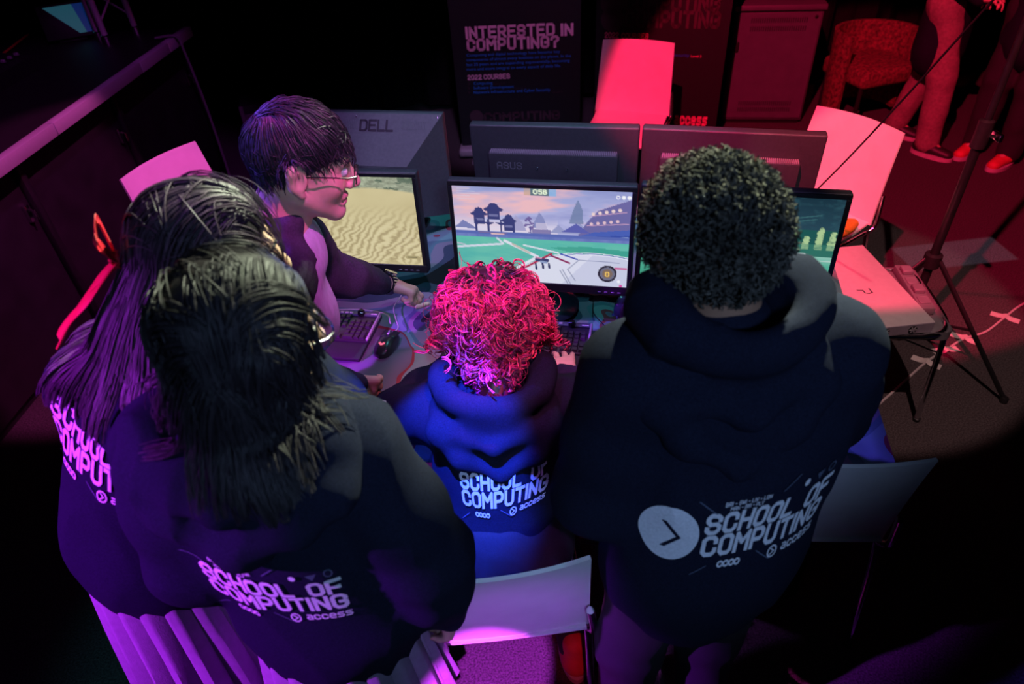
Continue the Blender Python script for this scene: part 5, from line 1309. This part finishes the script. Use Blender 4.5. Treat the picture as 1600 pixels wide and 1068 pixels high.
man, Sb = std_body(H, N_, chest, pel, f, r, sh, el, wr, hips, kn, an, SKIN2, 1.03, hands=hd, base=base, label='standing tall person with short tight curls and black printed hoodie, seen from behind')
S = SDF(); S.cone(N_ + v3(0, 0, -.09), chest, .155, .218, .06, (f, .66)); S.cone(chest, pel + v3(0, 0, -.04), .222, .215, .06, (f, .68)); S.cone(sh[0] + v3(.02, 0, .0), sh[1] + v3(-.02, 0, 0), .080, .080, .06); S.cone(N_ + v3(0, -.01, .0), N_ + v3(0, 0, -.08), .075, .12, .05)
for i in (0, 1): sleeve(S, sh[i], el[i], wr[i], (.088, .080, .060, .050)); cuff(S, el[i], wr[i])
S.cone(pel + v3(0, 0, -.10), pel + v3(0, 0, -.13), .178, .174, .01, (f, .78))
Sh5 = S; VF = S.mesh(.008, folds(1.3, .0045, 15.))
hoo = base_mesh('hoodie', VF, m_hood, base, man)
HS = hood_sdf(N_ + v3(0, 0, .0), f, r, v3(0, 0, 1), w=.135, drop=.17, thick=.050, rise=.058, tip=.03)
base_mesh('hood', HS.mesh(.007, folds(2.7, .006, 20.)), m_hood, base, hoo)
hoodie_print(S, folds(1.3, .0045, 15.), bvh_of(VF), (chest, pel), f, r, [(0, (1078, 836)), (.5, (1215, 812))], base, hoo, True, .345, .105, .24)
trousers(man, base, pel, hips, kn, an, f=f)
for a in an: shoe(man, base, a, f, m_dshoe)
# tight curls
def keep5(q): return not (q[1] > .55 and q[2] < .45) and not (q[2] < -.84) and not (q[2] < -.45 and q[1] > -.1)
rt, nv = scalp(H, 3800, keep5, 1.0, (.084, .104, .094)); nw = nv / np.array([.084, .104, .094]); nw = (nw / np.linalg.norm(nw, axis=1)[:, None]) @ H.B
Mn = 10; tt = np.linspace(0, 1, Mn)[None, :, None]
a_ = np.cross(nw, rng.normal(size=nw.shape)); a_ /= np.linalg.norm(a_, axis=1)[:, None]; b_ = np.cross(nw, a_)
L_ = rng.uniform(.022, .036, (len(rt), 1, 1)); ph = rng.uniform(0, 6.28, (len(rt), 1, 1)); tw_ = rng.uniform(9, 15, (len(rt), 1, 1)) * rng.choice([-1, 1], (len(rt), 1, 1))
lean_ = (a_ * rng.uniform(-.008, .008, (len(rt), 1)))[:, None]
St = rt[:, None] - nw[:, None] * .006 + nw[:, None] * L_ * tt + lean_ * tt + .0048 * (np.cos(tw_ * tt + ph) * a_[:, None] + np.sin(tw_ * tt + ph) * b_[:, None]) * np.minimum(1, tt * 3)
ms = [strands_mesh(St, np.full((len(rt), Mn), .0014), ramp(Mn, len(rt), [(.022, .019, .020), (.085, .078, .062)], [0, 1], .3))]  # paler tips: the pale highlight is painted into the curl colour
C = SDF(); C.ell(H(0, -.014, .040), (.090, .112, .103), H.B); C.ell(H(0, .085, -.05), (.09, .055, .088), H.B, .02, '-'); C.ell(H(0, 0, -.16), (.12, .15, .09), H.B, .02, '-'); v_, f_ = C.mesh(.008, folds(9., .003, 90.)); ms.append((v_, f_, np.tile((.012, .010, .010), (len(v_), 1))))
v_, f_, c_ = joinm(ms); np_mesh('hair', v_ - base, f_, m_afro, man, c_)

# ================================================================== the seated player with pink curls
f = nrm(v3(.04, 1, 0)); r = np.cross(f, v3(0, 0, 1)); base = v3(-.07, 1.05, 0)
N_ = v3(-.050, 1.185, .985); H = Frame((-.040, 1.285, 1.125), (.04, .95, -.30)); chest = v3(-.055, 1.14, .80); pel = v3(-.07, 1.045, .565)
sh = [v3(-.205, 1.20, .915), v3(.105, 1.19, .915)]; el = [v3(-.315, 1.27, .845), v3(.20, 1.27, .85)]; wr = [v3(-.185, 1.475, .805), v3(.152, 1.405, .800)]
hips = [pel + v3(-.085, .02, -.01), pel + v3(.085, .02, -.01)]; kn = [v3(-.19, 1.47, .52), v3(.09, 1.45, .50)]; an = [v3(-.18, 1.42, .085), v3(.128, 1.015, .085)]
hd = [dict(w=wr[0], d=v3(.25, .95, -.10), n=v3(0, .1, 1), side=1, curl=(.35, .5, .4), sc_=.92), dict(w=wr[1], d=v3(-.12, .98, .02), n=v3(-.05, 0, 1), side=-1, curl=(.12, .45, .4), spread=.16, thumb=(.75, .62, .1), tb=.1, sc_=.95)]
ply, Sb = std_body(H, N_, chest, pel, f, r, sh, el, wr, hips, kn, an, SKIN, .96, .050, hd, base=base, label='seated person with bright pink curls wearing a blue lit printed hoodie', torso_r=.115, h=.006)
S = SDF(); S.cone(N_ + v3(0, .0, -.07), chest, .125, .150, .05, (f, .75)); S.cone(chest, pel + v3(0, .02, -.01), .152, .155, .05, (f, .78)); S.cone(sh[0] + v3(.02, 0, 0), sh[1] + v3(-.02, 0, 0), .068, .068, .05)
for i in (0, 1): sleeve(S, sh[i], el[i], wr[i], (.075, .066, .050, .042)); cuff(S, el[i], wr[i], .036)
VF = S.mesh(.007, folds(3.1, .005, 18.)); hoo = base_mesh('hoodie', VF, m_hood, base, ply)
HS = hood_sdf(N_ + v3(0, -.005, .0), f, r, nrm(v3(0, .22, 1)), w=.140, drop=.125, thick=.036, rise=.038, tip=.016, skew=.01)
VH = HS.mesh(.006, folds(5.7, .0035, 22.)); base_mesh('hood', VH, m_hood, base, hoo)
hoodie_print(S, folds(3.1, .005, 18.), bvh_of(VF), (chest, pel), f, r, [(.2, (740, 766)), (.5, (797, 764))], base, hoo, False, .30, .092, .20)
trousers(ply, base, pel, hips, kn, an, r=(.085, .068, .052), f=f, top=.12)
shoe(ply, base, an[0], f); shoe(ply, base, an[1], v3(.05, 1, 0))
# ring of the right hand
def keep4(q): return not (q[1] > .45 and q[2] < .42) and q[2] > -.74
rt, nv = scalp(H, 760, keep4, .97)
tan = nv * np.array([1, 1, 0]); tan = tan - nv * (tan * nv).sum(1)[:, None] * .9; loc_d = tan / np.linalg.norm(tan, axis=1)[:, None]; d0 = loc_d @ H.B
SB = Sb; SHd = HS; SHo = S
colf = lambda p: np.minimum(np.minimum(SB.at(p), SHo.at(p)), SHd.at(p))
lev = np.clip((nv[:, 2] + .6) / 1.6, 0, 1)
ln = rng.uniform(.165, .225, len(rt)) * (.72 + .36 * lev); steps = 27
off = rng.uniform(.004, .046, len(rt))
St = flow(rt, d0, steps, ln / steps, colf, off, grav=.22)
Mn = steps + 1
up = 4; ti = np.linspace(0, Mn - 1, (Mn - 1) * 2 + 1); i0 = np.minimum(ti.astype(int), Mn - 2); fr_ = (ti - i0)[None, :, None]
St = St[:, i0] * (1 - fr_) + St[:, i0 + 1] * fr_; Mn = St.shape[1]
def curls(St, nper, spread, rad, rlo, rhi, tlo, thi):
    St = np.repeat(St, nper, 0); N = len(St)
    tg = np.gradient(St, axis=1); tg /= np.linalg.norm(tg, axis=2)[..., None] + 1e-9
    a = np.cross(tg, np.array([.2, .9, .4])); a /= np.linalg.norm(a, axis=2)[..., None] + 1e-9; b = np.cross(tg, a)
    t = np.linspace(0, 1, Mn)[None, :, None]; lock_ph = np.repeat(rng.uniform(0, 6.28, (N // nper, 1, 1)), nper, 0) + rng.normal(0, .35, (N, 1, 1))
    w = np.repeat(rng.uniform(tlo, thi, (N // nper, 1, 1)) * rng.choice([-1, 1], (N // nper, 1, 1)), nper, 0); cr_ = np.repeat(rng.uniform(rlo, rhi, (N // nper, 1, 1)), nper, 0)
    env = np.clip(t * 4, .12, 1)
    off_ = rng.normal(0, spread, (N, 1, 2))
    return St + env * cr_ * (np.cos(w * t + lock_ph) * a + np.sin(w * t + lock_ph) * b) + env * (off_[..., :1] * a + off_[..., 1:] * b)
Cu = curls(St, 3, .0022, 0, .005, .0115, 16, 30)
fz = curls(St[::2], 1, .010, 0, .006, .016, 14, 34)
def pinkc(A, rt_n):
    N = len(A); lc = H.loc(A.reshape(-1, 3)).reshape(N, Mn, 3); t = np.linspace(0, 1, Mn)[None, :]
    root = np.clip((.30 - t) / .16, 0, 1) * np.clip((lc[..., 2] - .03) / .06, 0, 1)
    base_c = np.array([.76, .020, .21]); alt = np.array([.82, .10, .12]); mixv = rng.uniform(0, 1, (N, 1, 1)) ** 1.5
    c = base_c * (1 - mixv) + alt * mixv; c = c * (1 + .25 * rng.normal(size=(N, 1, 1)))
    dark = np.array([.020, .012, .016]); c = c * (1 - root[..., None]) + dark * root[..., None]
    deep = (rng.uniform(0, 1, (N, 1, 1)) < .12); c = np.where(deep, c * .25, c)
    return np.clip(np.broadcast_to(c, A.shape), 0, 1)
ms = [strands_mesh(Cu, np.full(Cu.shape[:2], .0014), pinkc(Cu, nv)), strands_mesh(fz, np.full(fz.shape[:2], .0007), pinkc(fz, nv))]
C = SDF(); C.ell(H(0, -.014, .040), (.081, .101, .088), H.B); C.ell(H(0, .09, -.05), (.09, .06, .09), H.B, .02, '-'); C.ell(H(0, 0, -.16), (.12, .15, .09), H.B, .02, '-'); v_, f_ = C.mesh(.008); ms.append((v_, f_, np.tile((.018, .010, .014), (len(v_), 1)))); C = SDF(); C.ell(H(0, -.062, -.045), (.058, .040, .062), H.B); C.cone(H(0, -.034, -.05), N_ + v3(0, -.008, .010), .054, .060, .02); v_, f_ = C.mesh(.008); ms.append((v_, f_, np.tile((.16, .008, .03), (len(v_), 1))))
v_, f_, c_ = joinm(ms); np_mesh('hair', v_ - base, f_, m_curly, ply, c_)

# ================================================================== the girl in front at the left
f = nrm(v3(.20, .98, 0)); r = np.cross(f, v3(0, 0, 1)); base = v3(-.37, .72, 0)
H = Frame((-.375, .775, 1.515), (.78, .60, -.26)); N_ = v3(-.405, .745, 1.39); chest = v3(-.410, .765, 1.17); pel = v3(-.395, .740, .89)
sh = [v3(-.570, .780, 1.305), v3(-.255, .725, 1.315)]; el = [v3(-.595, .725, 1.06), v3(-.175, .705, 1.045)]; wr = [v3(-.485, .925, 1.01), v3(-.165, .72, .865)]
hips = [pel + r * -.08 + v3(0, 0, -.03), pel + r * .08 + v3(0, 0, -.03)]; kn = [v3(-.44, .75, .48), v3(-.30, .74, .48)]; an = [v3(-.45, .73, .085), v3(-.30, .72, .085)]
hd = [dict(w=wr[0], d=v3(.75, .6, .1), n=v3(-.3, .3, .9), side=-1, curl=(.5, .6, .4), sc_=.92), dict(w=wr[1] + v3(0, 0, -.02), d=v3(.03, .12, -1), n=v3(.9, -.3, .05), side=-1, curl=(.5, .6, .5), sc_=.95)]
g2, Sb = std_body(H, N_, chest, pel, f, r, sh, el, wr, hips, kn, an, SKIN, .97, .050, hd, base=base, label='standing person with long dark loose hair and glasses, nearest at the left', torso_r=.115)
S = SDF(); S.cone(N_ + v3(0, 0, -.08), chest, .135, .180, .06, (f, .74)); S.cone(chest, pel + v3(0, 0, .0), .182, .195, .06, (f, .74)); S.cone(sh[0] + v3(.02, 0, 0), sh[1] + v3(-.02, 0, 0), .074, .074, .06); S.cone(N_ + v3(0, 0, -.02), N_ + v3(0, 0, -.10), .07, .11, .05)
for i in (0, 1): sleeve(S, sh[i], el[i], wr[i], (.082, .076, .058, .046)); cuff(S, el[i], wr[i], .038)
S.cone(pel + v3(0, 0, -.06), pel + v3(0, 0, -.09), .180, .175, .01, (f, .78))
VF = S.mesh(.008, folds(6.1, .006, 15.)); hoo = base_mesh('hoodie', VF, m_hood, base, g2)
HS = hood_sdf(N_ + v3(0, -.01, -.015), f, r, v3(0, 0, 1), w=.165, drop=.135, thick=.040, rise=-.01, tip=.03)
base_mesh('hood', HS.mesh(.007, folds(1.9, .008, 17.)), m_hood, base, hoo)
hoodie_print(S, folds(6.1, .006, 15.), bvh_of(VF), (chest, pel), f, r, [(.35, (385, 925)), (.75, (490, 930))], base, hoo, False, .30, .085, .20)
skirt('skirt', g2, base, pel + v3(0, 0, -.02), f, .165, .125, .225, .19, .87, .46, 20)
for a in an: shoe(g2, base, a, f, m_dshoe)
eyes(H, g2, base, .97); glasses(H, g2, base, .97)
SB2, SHo2, SHd2 = Sb, S, HS
CU2 = SDF(); CU2.cone(H(0, -.015, .0), N_ + v3(.01, .0, -.06), .080, .125, .03)
colf = lambda p: np.minimum(np.minimum(np.minimum(SB2.at(p), SHo2.at(p)), SHd2.at(p)), CU2.at(p))
def keepL(q): return not (q[1] > .50 and q[2] < .50) and q[2] > -.55
def long_hair(H, colf, N, keep, sc_, lmin, lmax, off_hi, steps=17, grav=.24, attract=None, wind=None, cols=((.016, .012, .015), (.024, .018, .022)), bangs=True):
    rt, nv = scalp(H, N, keep, sc_)
    d = np.stack([np.sign(nv[:, 0] + rng.normal(0, .06, N)) * (.55 + .4 * np.abs(nv[:, 0])), -.35 + .25 * nv[:, 1], .28 * np.clip(nv[:, 2], 0, 1)], 1)
    if attract is not None:
        top = nv[:, 2] > .12
        k_ = attract - np.stack([nv[:, 0] * .079, nv[:, 1] * .1, nv[:, 2] * .088 + .035], 1); k_ /= np.linalg.norm(k_, axis=1)[:, None]; d[top] = k_[top]
    n_ = nv; d = d - n_ * (d * n_).sum(1)[:, None]; d /= np.linalg.norm(d, axis=1)[:, None]
    lev = np.clip(nv[:, 2], -.4, 1); ln = rng.uniform(lmin, lmax, N) * (.80 + .20 * lev)
    cl = (np.floor(nv[:, 0] * 6) * 7 + np.floor(nv[:, 1] * 5) * 3 + np.floor(nv[:, 2] * 5)); lay = .5 + .5 * np.sin(cl * 12.9898)
    off = .004 + (off_hi - .004) * (.65 * rng.uniform(0, 1, N) + .35 * lay)
    St = flow(rt, d @ H.B, steps, ln / steps, colf, off, grav=grav if not callable(grav) else grav(nv), wind=wind)
    ex = np.max(np.stack([colf(St[:, k_]) - off for k_ in range(1, 10)], 1), 1); ok = (ex < .022) & (St[:, :, 2].max(1) < H.o[2] + .165); St = St[ok]; cl = cl[ok]; N = len(St)
    Mn = steps + 1; t = np.linspace(0, 1, Mn)[None, :, None]
    ng = 230; gi = rng.choice(N, ng, replace=False)          # strands gather into locks towards their ends
    near = np.argmin(((St[:, None, Mn // 2] - St[None, gi, Mn // 2]) ** 2).sum(2), 1); Gd = St[gi][near]
    St = St + (Gd - St) * (.80 * np.clip((t - .25) / .75, 0, 1) ** 1.3)
    wv_ = .006 * np.sin(t * 7 + cl[:, None, None]) * t; St = St + wv_ * np.array([.7, .5, 0.])
    R_ = np.full((N, Mn), .0014) * (1 - .55 * np.linspace(0, 1, Mn)[None] ** 3)
    ms = [strands_mesh(St, R_, ramp(Mn, N, cols, [0, 1], .35))]
    C = SDF(); s = sc_; C.ell(H(0, -.014 * s, .036 * s), (.080 * s, .100 * s, .0885 * s), H.B); C.ell(H(0, .10 * s, -.05 * s), (.09, .06, .095), H.B, .02, '-'); C.ell(H(0, 0, -.17), (.12, .15, .09), H.B, .02, '-'); v_, f_ = C.mesh(.008); ms.append((v_, f_, np.tile((.014, .010, .012), (len(v_), 1))))
    return joinm(ms), St
ms, _ = long_hair(H, colf, 4000, keepL, .985, .28, .355, .034, wind=lambda p, i: np.array([.045, -.01, 0.]) * (i > 9))
np_mesh('hair', ms[0] - base, ms[1], m_hair, g2, ms[2])

# ================================================================== the girl with the red ribbon
f = nrm(v3(.36, .93, 0)); r = np.cross(f, v3(0, 0, 1)); base = v3(-.79, .90, 0)
H = Frame((-.480, .990, 1.520), (.90, .38, -.18)); N_ = v3(-.590, .945, 1.375); chest = v3(-.690, .945, 1.16); pel = v3(-.790, .895, .90)
sh = [v3(-.795, .985, 1.265), v3(-.475, .985, 1.29)]; el = [v3(-.77, 1.11, 1.05), v3(-.395, 1.06, 1.09)]; wr = [v3(-.485, 1.15, 1.015), v3(-.415, 1.13, 1.03)]
hips = [pel + r * -.08 + v3(0, 0, -.03), pel + r * .08 + v3(0, 0, -.03)]; kn = [v3(-.87, .94, .48), v3(-.73, .90, .48)]; an = [v3(-.88, .92, .085), v3(-.73, .88, .085)]
hd = [dict(w=wr[0], d=v3(.85, .45, .0), n=v3(-.15, .2, .95), side=-1, curl=(.75, .8, .5), sc_=.92), dict(w=wr[1], d=v3(.50, .70, -.25), n=v3(.55, -.1, .8), side=1, curl=(.75, .9, .6), sc_=.95, thumb=(.8, .5, .3))]
g1, Sb = std_body(H, N_, chest, pel, f, r, sh, el, wr, hips, kn, an, SKIN, .97, .050, hd, base=base, label='standing person with red ribbon in long hair, far left, in purple light', torso_r=.115)
S = SDF(); S.cone(N_ + v3(-.02, 0, -.08), chest, .130, .170, .06, (f, .76)); S.cone(chest, pel + v3(0, 0, .0), .172, .188, .06, (f, .76)); S.cone(sh[0] + v3(.02, 0, 0), sh[1] + v3(-.02, 0, 0), .070, .070, .06); S.cone(N_ + v3(0, 0, -.02), N_ + v3(-.01, 0, -.10), .07, .11, .05)
for i in (0, 1): sleeve(S, sh[i], el[i], wr[i], (.080, .072, .054, .044)); cuff(S, el[i], wr[i], .036)
S.cone(pel + v3(0, 0, -.03), pel + v3(0, 0, -.06), .170, .165, .01, (f, .82))
VF = S.mesh(.008, folds(7.3, .007, 16.)); hoo = base_mesh('hoodie', VF, m_hood, base, g1)
HS = hood_sdf(N_ + v3(-.01, -.01, -.02), f, r, nrm(v3(.25, 0, 1)), w=.14, drop=.10, thick=.034, rise=-.01, tip=.03)
base_mesh('hood', HS.mesh(.007, folds(2.2, .007, 18.)), m_hood, base, hoo)
hoodie_print(S, folds(7.3, .007, 16.), bvh_of(VF), (chest, pel), f, r, [(.35, (131, 700)), (.62, (160, 728))], base, hoo, False, .28, .095, .18)
skirt('skirt', g1, base, pel + v3(0, 0, -.02), f, .165, .135, .225, .20, .89, .48, 20)
for a in an: shoe(g1, base, a, f, m_dshoe)
eyes(H, g1, base, .97)
SB1, SHo1, SHd1 = Sb, S, HS
CU1 = SDF(); CU1.cone(H(0, -.020, .0), N_ + v3(-.02, -.01, -.06), .080, .120, .03)
colf = lambda p: np.minimum(np.minimum(np.minimum(SB1.at(p), SHo1.at(p)), SHd1.at(p)), CU1.at(p))
knot = np.array([0, -.112, .010])
kw_ = H(*(knot * .98))
ms, _ = long_hair(H, colf, 4000, keepL, .985, .34, .45, .026, attract=knot, wind=lambda p, i: np.array([-.055, -.030, 0.]) * (i > 8), cols=((.036, .022, .034), (.075, .040, .065)))
hr = np_mesh('hair', ms[0] - base, ms[1], m_hair, g1, ms[2])
m_rib = mat('red_ribbon', (.62, .012, .03), .45, var=.1)
rb = None
def ribbon(pts, w, nm, par):
    pts = smooth_path(pts, 6); t = np.gradient(pts, axis=0); t /= np.linalg.norm(t, axis=1)[:, None]; sd = np.cross(t, H.f); sd /= np.linalg.norm(sd, axis=1)[:, None]
    G = np.stack([pts - sd * w / 2, pts - t * 0 + H.f * -.003, pts + sd * w / 2], 1) - base
    mb = MB(); mb.sheet(G, .0016); return mb.build(nm, m_rib, par)
k0 = kw_ - H.f * .030
rb = ribbon([k0 + H.u * .012, k0 - H.f * .012, k0 - H.u * .012], .018, 'ribbon', hr)
for s in (-1, 1):
    ribbon([k0, k0 + H.u * .03 + H.r * s * .03 - H.f * .012, k0 + H.u * .055 + H.r * s * .035 - H.f * .02, k0 + H.u * .03 + H.r * s * .01 - H.f * .022, k0], .018, 'ribbon_loop', hr)
    ribbon([k0, k0 - H.u * .045 - H.f * .042 + H.r * s * .012, k0 - H.u * .09 - H.f * .080 + H.r * s * .005, k0 - H.u * .135 - H.f * .112 + H.r * s * .02], .022, 'ribbon_tail', hr)

# ================================================================== the man in profile with glasses
f = nrm(v3(.93, .30, 0)); r = np.cross(f, v3(0, 0, 1)); base = v3(-.62, 1.20, 0)
H = Frame((-.432, 1.425, 1.482), (.94, .20, -.27)); N_ = v3(-.515, 1.415, 1.345); chest = v3(-.580, 1.375, 1.15); pel = v3(-.625, 1.215, .93)
sh = [v3(-.555, 1.560, 1.285), v3(-.50, 1.275, 1.285)]; el = [v3(-.530, 1.690, 1.030), v3(-.56, 1.215, 1.03)]; wr = [v3(-.385, 1.845, .868), v3(-.42, 1.255, .98)]
hips = [pel + r * -.085 + v3(0, 0, -.03), pel + r * .085 + v3(0, 0, -.03)]; kn = [v3(-.64, 1.27, .50), v3(-.61, 1.13, .50)]; an = [v3(-.64, 1.27, .085), v3(-.62, 1.12, .085)]
hd = [dict(w=wr[0], d=v3(.92, -.18, -.30), n=v3(.30, .35, .88), side=-1, percurl=[(.5, 1.2, .7), (.8, 1.3, .8), (1.1, 1.4, .9), (1.2, 1.4, .9)], thumb=(.8, .45, -.45), tb=.25, sc_=.98), dict(w=wr[1], d=v3(.6, .3, -.6), n=v3(.3, -.8, .4), side=1, curl=(.5, .5, .4))]
g3, Sb = std_body(H, N_, chest, pel, f, r, sh, el, wr, hips, kn, an, SKIN, 1.04, .054, hd, base=base, label='person in profile with glasses and short dark hair, reaching across the table', h=.0055)
S = SDF(); S.cone(N_ + v3(0, 0, -.08), chest, .11, .135, .05, (f, .80)); S.cone(chest, pel, .138, .135, .05, (f, .84)); S.ell(chest + f * .045 + v3(.0, .03, -.07), (.10, .095, .12), None, .05)
base_mesh('shirt', S.mesh(.008, folds(4.4, .004, 26.)), mat('lavender_knit', (.42, .38, .50), .9, var=.12, scale=120, bump=.6, bscale=500, stretch=(1, 1, .25)), base, g3); SHi = S
S = SDF(); S.cone(N_ + v3(-.01, 0, -.06), chest + f * -.025, .115, .145, .05, (f, .75)); S.cone(chest - f * .025, pel - f * .02, .148, .150, .05, (f, .78)); S.cone(sh[0], sh[1], .068, .068, .05)
wd = nrm(wr[0] - el[0]); wrs = [wr[0] - wd * .065, wr[1]]
for i in (0, 1): sleeve(S, sh[i], el[i], wrs[i], (.074, .064, .050, .040)); cuff(S, el[i], wrs[i], .034)
S.ell(chest + f * .13 + v3(0, 0, -.05), (.10, .09, .28), np.stack([f, r, v3(0, 0, 1)]), .03, '-')
th = np.linspace(-2.2, 2.2, 11); S.path([N_ - f * (.055 * math.cos(a)) + r * .075 * math.sin(a) + v3(0, 0, .015 - .02 * math.cos(a)) for a in th], [.020] * 11, .02)
m_jac = mat('dark_jacket', (.045, .035, .060), .85, var=.25, scale=220, bump=.5, bscale=800, spec=.15)
base_mesh('jacket', S.mesh(.007, folds(8.8, .0055, 30.)), m_jac, base, g3); SJ = S
trousers(g3, base, pel, hips, kn, an, f=f)
for a in an: shoe(g3, base, a, f, m_dshoe)
eyes(H, g3, base, 1.04); glasses(H, g3, base, 1.04)
# watch
wd = nrm(wr[0] - el[0]); wc = wr[0] - wd * .006; wn = nrm(v3(.30, .35, .88) - wd * wd.dot(v3(.30, .35, .88))); ws_ = np.cross(wd, wn)
wt = empty('wristwatch', (0, 0, 0)); wt.parent = g3; wt.location = wc - base
mb = MB()
G = [[(ws_ * math.cos(a) * .037 + wn * math.sin(a) * .033 + wd * q) for q in (-.011, 0, .011)] for a in np.linspace(0, 2 * math.pi, 33)]
mb.sheet(G, .004); mb.build('watch_strap', m_black, wt)
mb = MB(); mb.lathe([(.019, 0), (.021, .003), (.021, .009), (.018, .011)], 24, fr=lambda q: ws_ * q[0] + wd * q[1] + wn * (.033 + q[2])); wcs = mb.build('watch_case', m_chrome, wt)
for a in np.linspace(.3, 2.0, 7):
    mb = MB(); mb.tube([ws_ * math.cos(a) * .040 + wn * math.sin(a) * .036 + wd * q for q in (-.010, .010)], .0022, 6); mb.build('strap_link', m_chrome, wt)
# pale snack held in the fist
for q in range(2):
    mb = MB(); c_ = wr[0] + nrm(v3(.92, -.18, -.30)) * (.095 + .012 * q) + v3(.01, -.035 + .012 * q, -.030)
    mb.lathe([(.001, -.022), (.007, -.017), (.0085, 0), (.007, .017), (.001, .022)], 12, fr=lambda w: c_ + v3(w[2] * .9 + w[0] * .2, w[0] - w[2] * .2, w[1] + .3 * w[2])); o = mb.build('cracker_stick', mat('cream_snack', (.75, .66, .42), .7)); tag(o, ('cream coloured snack stick held in the fist over the table', 'second cream snack stick tucked in the fist')[q], 'snack')
def keep3(q): return not (q[1] > .62 and q[2] < .40) and not (q[2] < -.18 and q[1] > -.25) and q[2] > -.62 and not (abs(q[0]) > .75 and q[1] > -.1 and q[2] < .12)
rt, nv = scalp(H, 3400, keep3, 1.05)
wh = np.array([0, -.55, .83]); d = nv - wh * (nv @ wh)[:, None]; d = d / (np.linalg.norm(d, axis=1)[:, None] + .05) + rng.normal(0, .10, d.shape) + np.array([0, .25, 0]) * (nv[:, 1:2] > 0); nw_ = (nv @ wh)[:, None] > .93; d = np.where(nw_, np.array([.25, 1., .3]) + rng.normal(0, .15, d.shape), d); d = d - nv * (d * nv).sum(1)[:, None]
d /= np.linalg.norm(d, axis=1)[:, None]
colh = lambda p: Sb.at(p)
ln = np.where(nv[:, 1] > .25, .068, .060) * rng.uniform(.75, 1.15, len(rt)); steps = 10
cl = np.floor(nv[:, 0] * 7) * 5 + np.floor(nv[:, 1] * 7) * 3; off = .003 + .013 * (.6 * rng.uniform(0, 1, len(rt)) + .4 * (.5 + .5 * np.sin(cl * 12.9)))
St = flow(rt, d @ H.B, steps, ln / steps, colh, off, grav=.075)
ms = [strands_mesh(St, np.full((len(rt), steps + 1), .0014) * (1 - .5 * np.linspace(0, 1, steps + 1)[None] ** 2), ramp(steps + 1, len(rt), [(.014, .013, .016), (.020, .018, .024)], [0, 1], .3))]
C = SDF(); C.ell(H(0, -.013, .037), (.0825, .1035, .0915), H.B); C.ell(H(0, .115, -.03), (.10, .06, .10), H.B, .02, '-'); C.ell(H(0, .03, -.15), (.12, .13, .13), H.B, .02, '-'); C.ell(H(0, -.02, -.19), (.12, .15, .11), H.B, .02, '-'); v_, f_ = C.mesh(.006); ms.append((v_, f_, np.tile((.012, .011, .014), (len(v_), 1))))
v_, f_, c_ = joinm(ms); np_mesh('hair', v_ - base, f_, m_hair, g3, c_)

# ================================================================== two people standing far right, only their legs in the light
def bystander(c, f, gap, label, tcol, coat_z, sh_m, stride=0.):
    f = nrm(v3(*f)); r = np.cross(f, v3(0, 0, 1)); base = v3(*c); B = lambda x, y, z: base + r * x + f * y + v3(0, 0, z)
    H = Frame(B(0, .02, 1.62), f); N_ = B(0, 0, 1.47); chest = B(0, 0, 1.24); pel = B(0, 0, .96); sh = [B(-.17, 0, 1.39), B(.17, 0, 1.39)]; el = [B(-.24, .02, 1.12), B(.24, .02, 1.12)]; wr = [B(-.2, .20, 1.0), B(.2, .20, 1.0)]
    hips = [B(-.09, 0, .92), B(.09, 0, .92)]; kn = [B(-gap, .02 - stride * .4, .50), B(gap, .03 + stride * .5, .50)]; an = [B(-gap * 1.1, -stride, .085), B(gap * 1.1, stride, .085)]
    hd = [dict(w=wr[0], d=f, n=v3(0, 0, 1), side=1), dict(w=wr[1], d=f, n=v3(0, 0, 1), side=-1)]
    o, Sb = std_body(H, N_, chest, pel, f, r, sh, el, wr, hips, kn, an, SKIN, 1., hands=hd, h=.013, base=base, label=label)
    S = SDF(); S.cone(N_ + v3(0, 0, -.08), chest, .14, .165, .06, (f, .75)); S.cone(chest, B(0, 0, coat_z + .15), .165, .19, .06, (f, .78)); S.cone(sh[0], sh[1], .075, .075, .06)
    for i in (0, 1): sleeve(S, sh[i], el[i], wr[i])
    base_mesh('coat', S.mesh(.016, folds(2.2, .005, 16.)), m_hood, base, o)
    trousers(o, base, pel, hips, kn, an, tcol, r=(.10, .082, .070), f=f)
    for a in an: shoe(o, base, a, f, sh_m)
    C = SDF(); C.ell(H(0, -.014, .042), (.088, .110, .095), H.B); C.ell(H(0, .11, -.04), (.10, .06, .10), H.B, .02, '-'); C.ell(H(0, 0, -.17), (.12, .15, .10), H.B, .02, '-'); v_, f_ = C.mesh(.008, folds(3., .003, 80.)); np_mesh('hair', v_ - base, f_, m_hair, o, np.tile((.015, .012, .01), (len(v_), 1)))
q1, q2 = P(1393, 214, 0), P(1443, 236, 0)
m_beige = mat('beige_trousers', (.26, .18, .15), .85, var=.2, scale=60, bump=.4)
bystander(((q1 + q2) / 2), (.62, -.78, 0), .085, 'bystander in pale trousers at far right, legs in red light', m_beige, .50, m_dshoe, .15)
q = P(1530, 262, 0); bystander(q + v3(.12, .12, 0), (-.85, -.5, 0), .10, 'bystander in dark trousers at the far right edge', m_trous, .60, m_shoe)
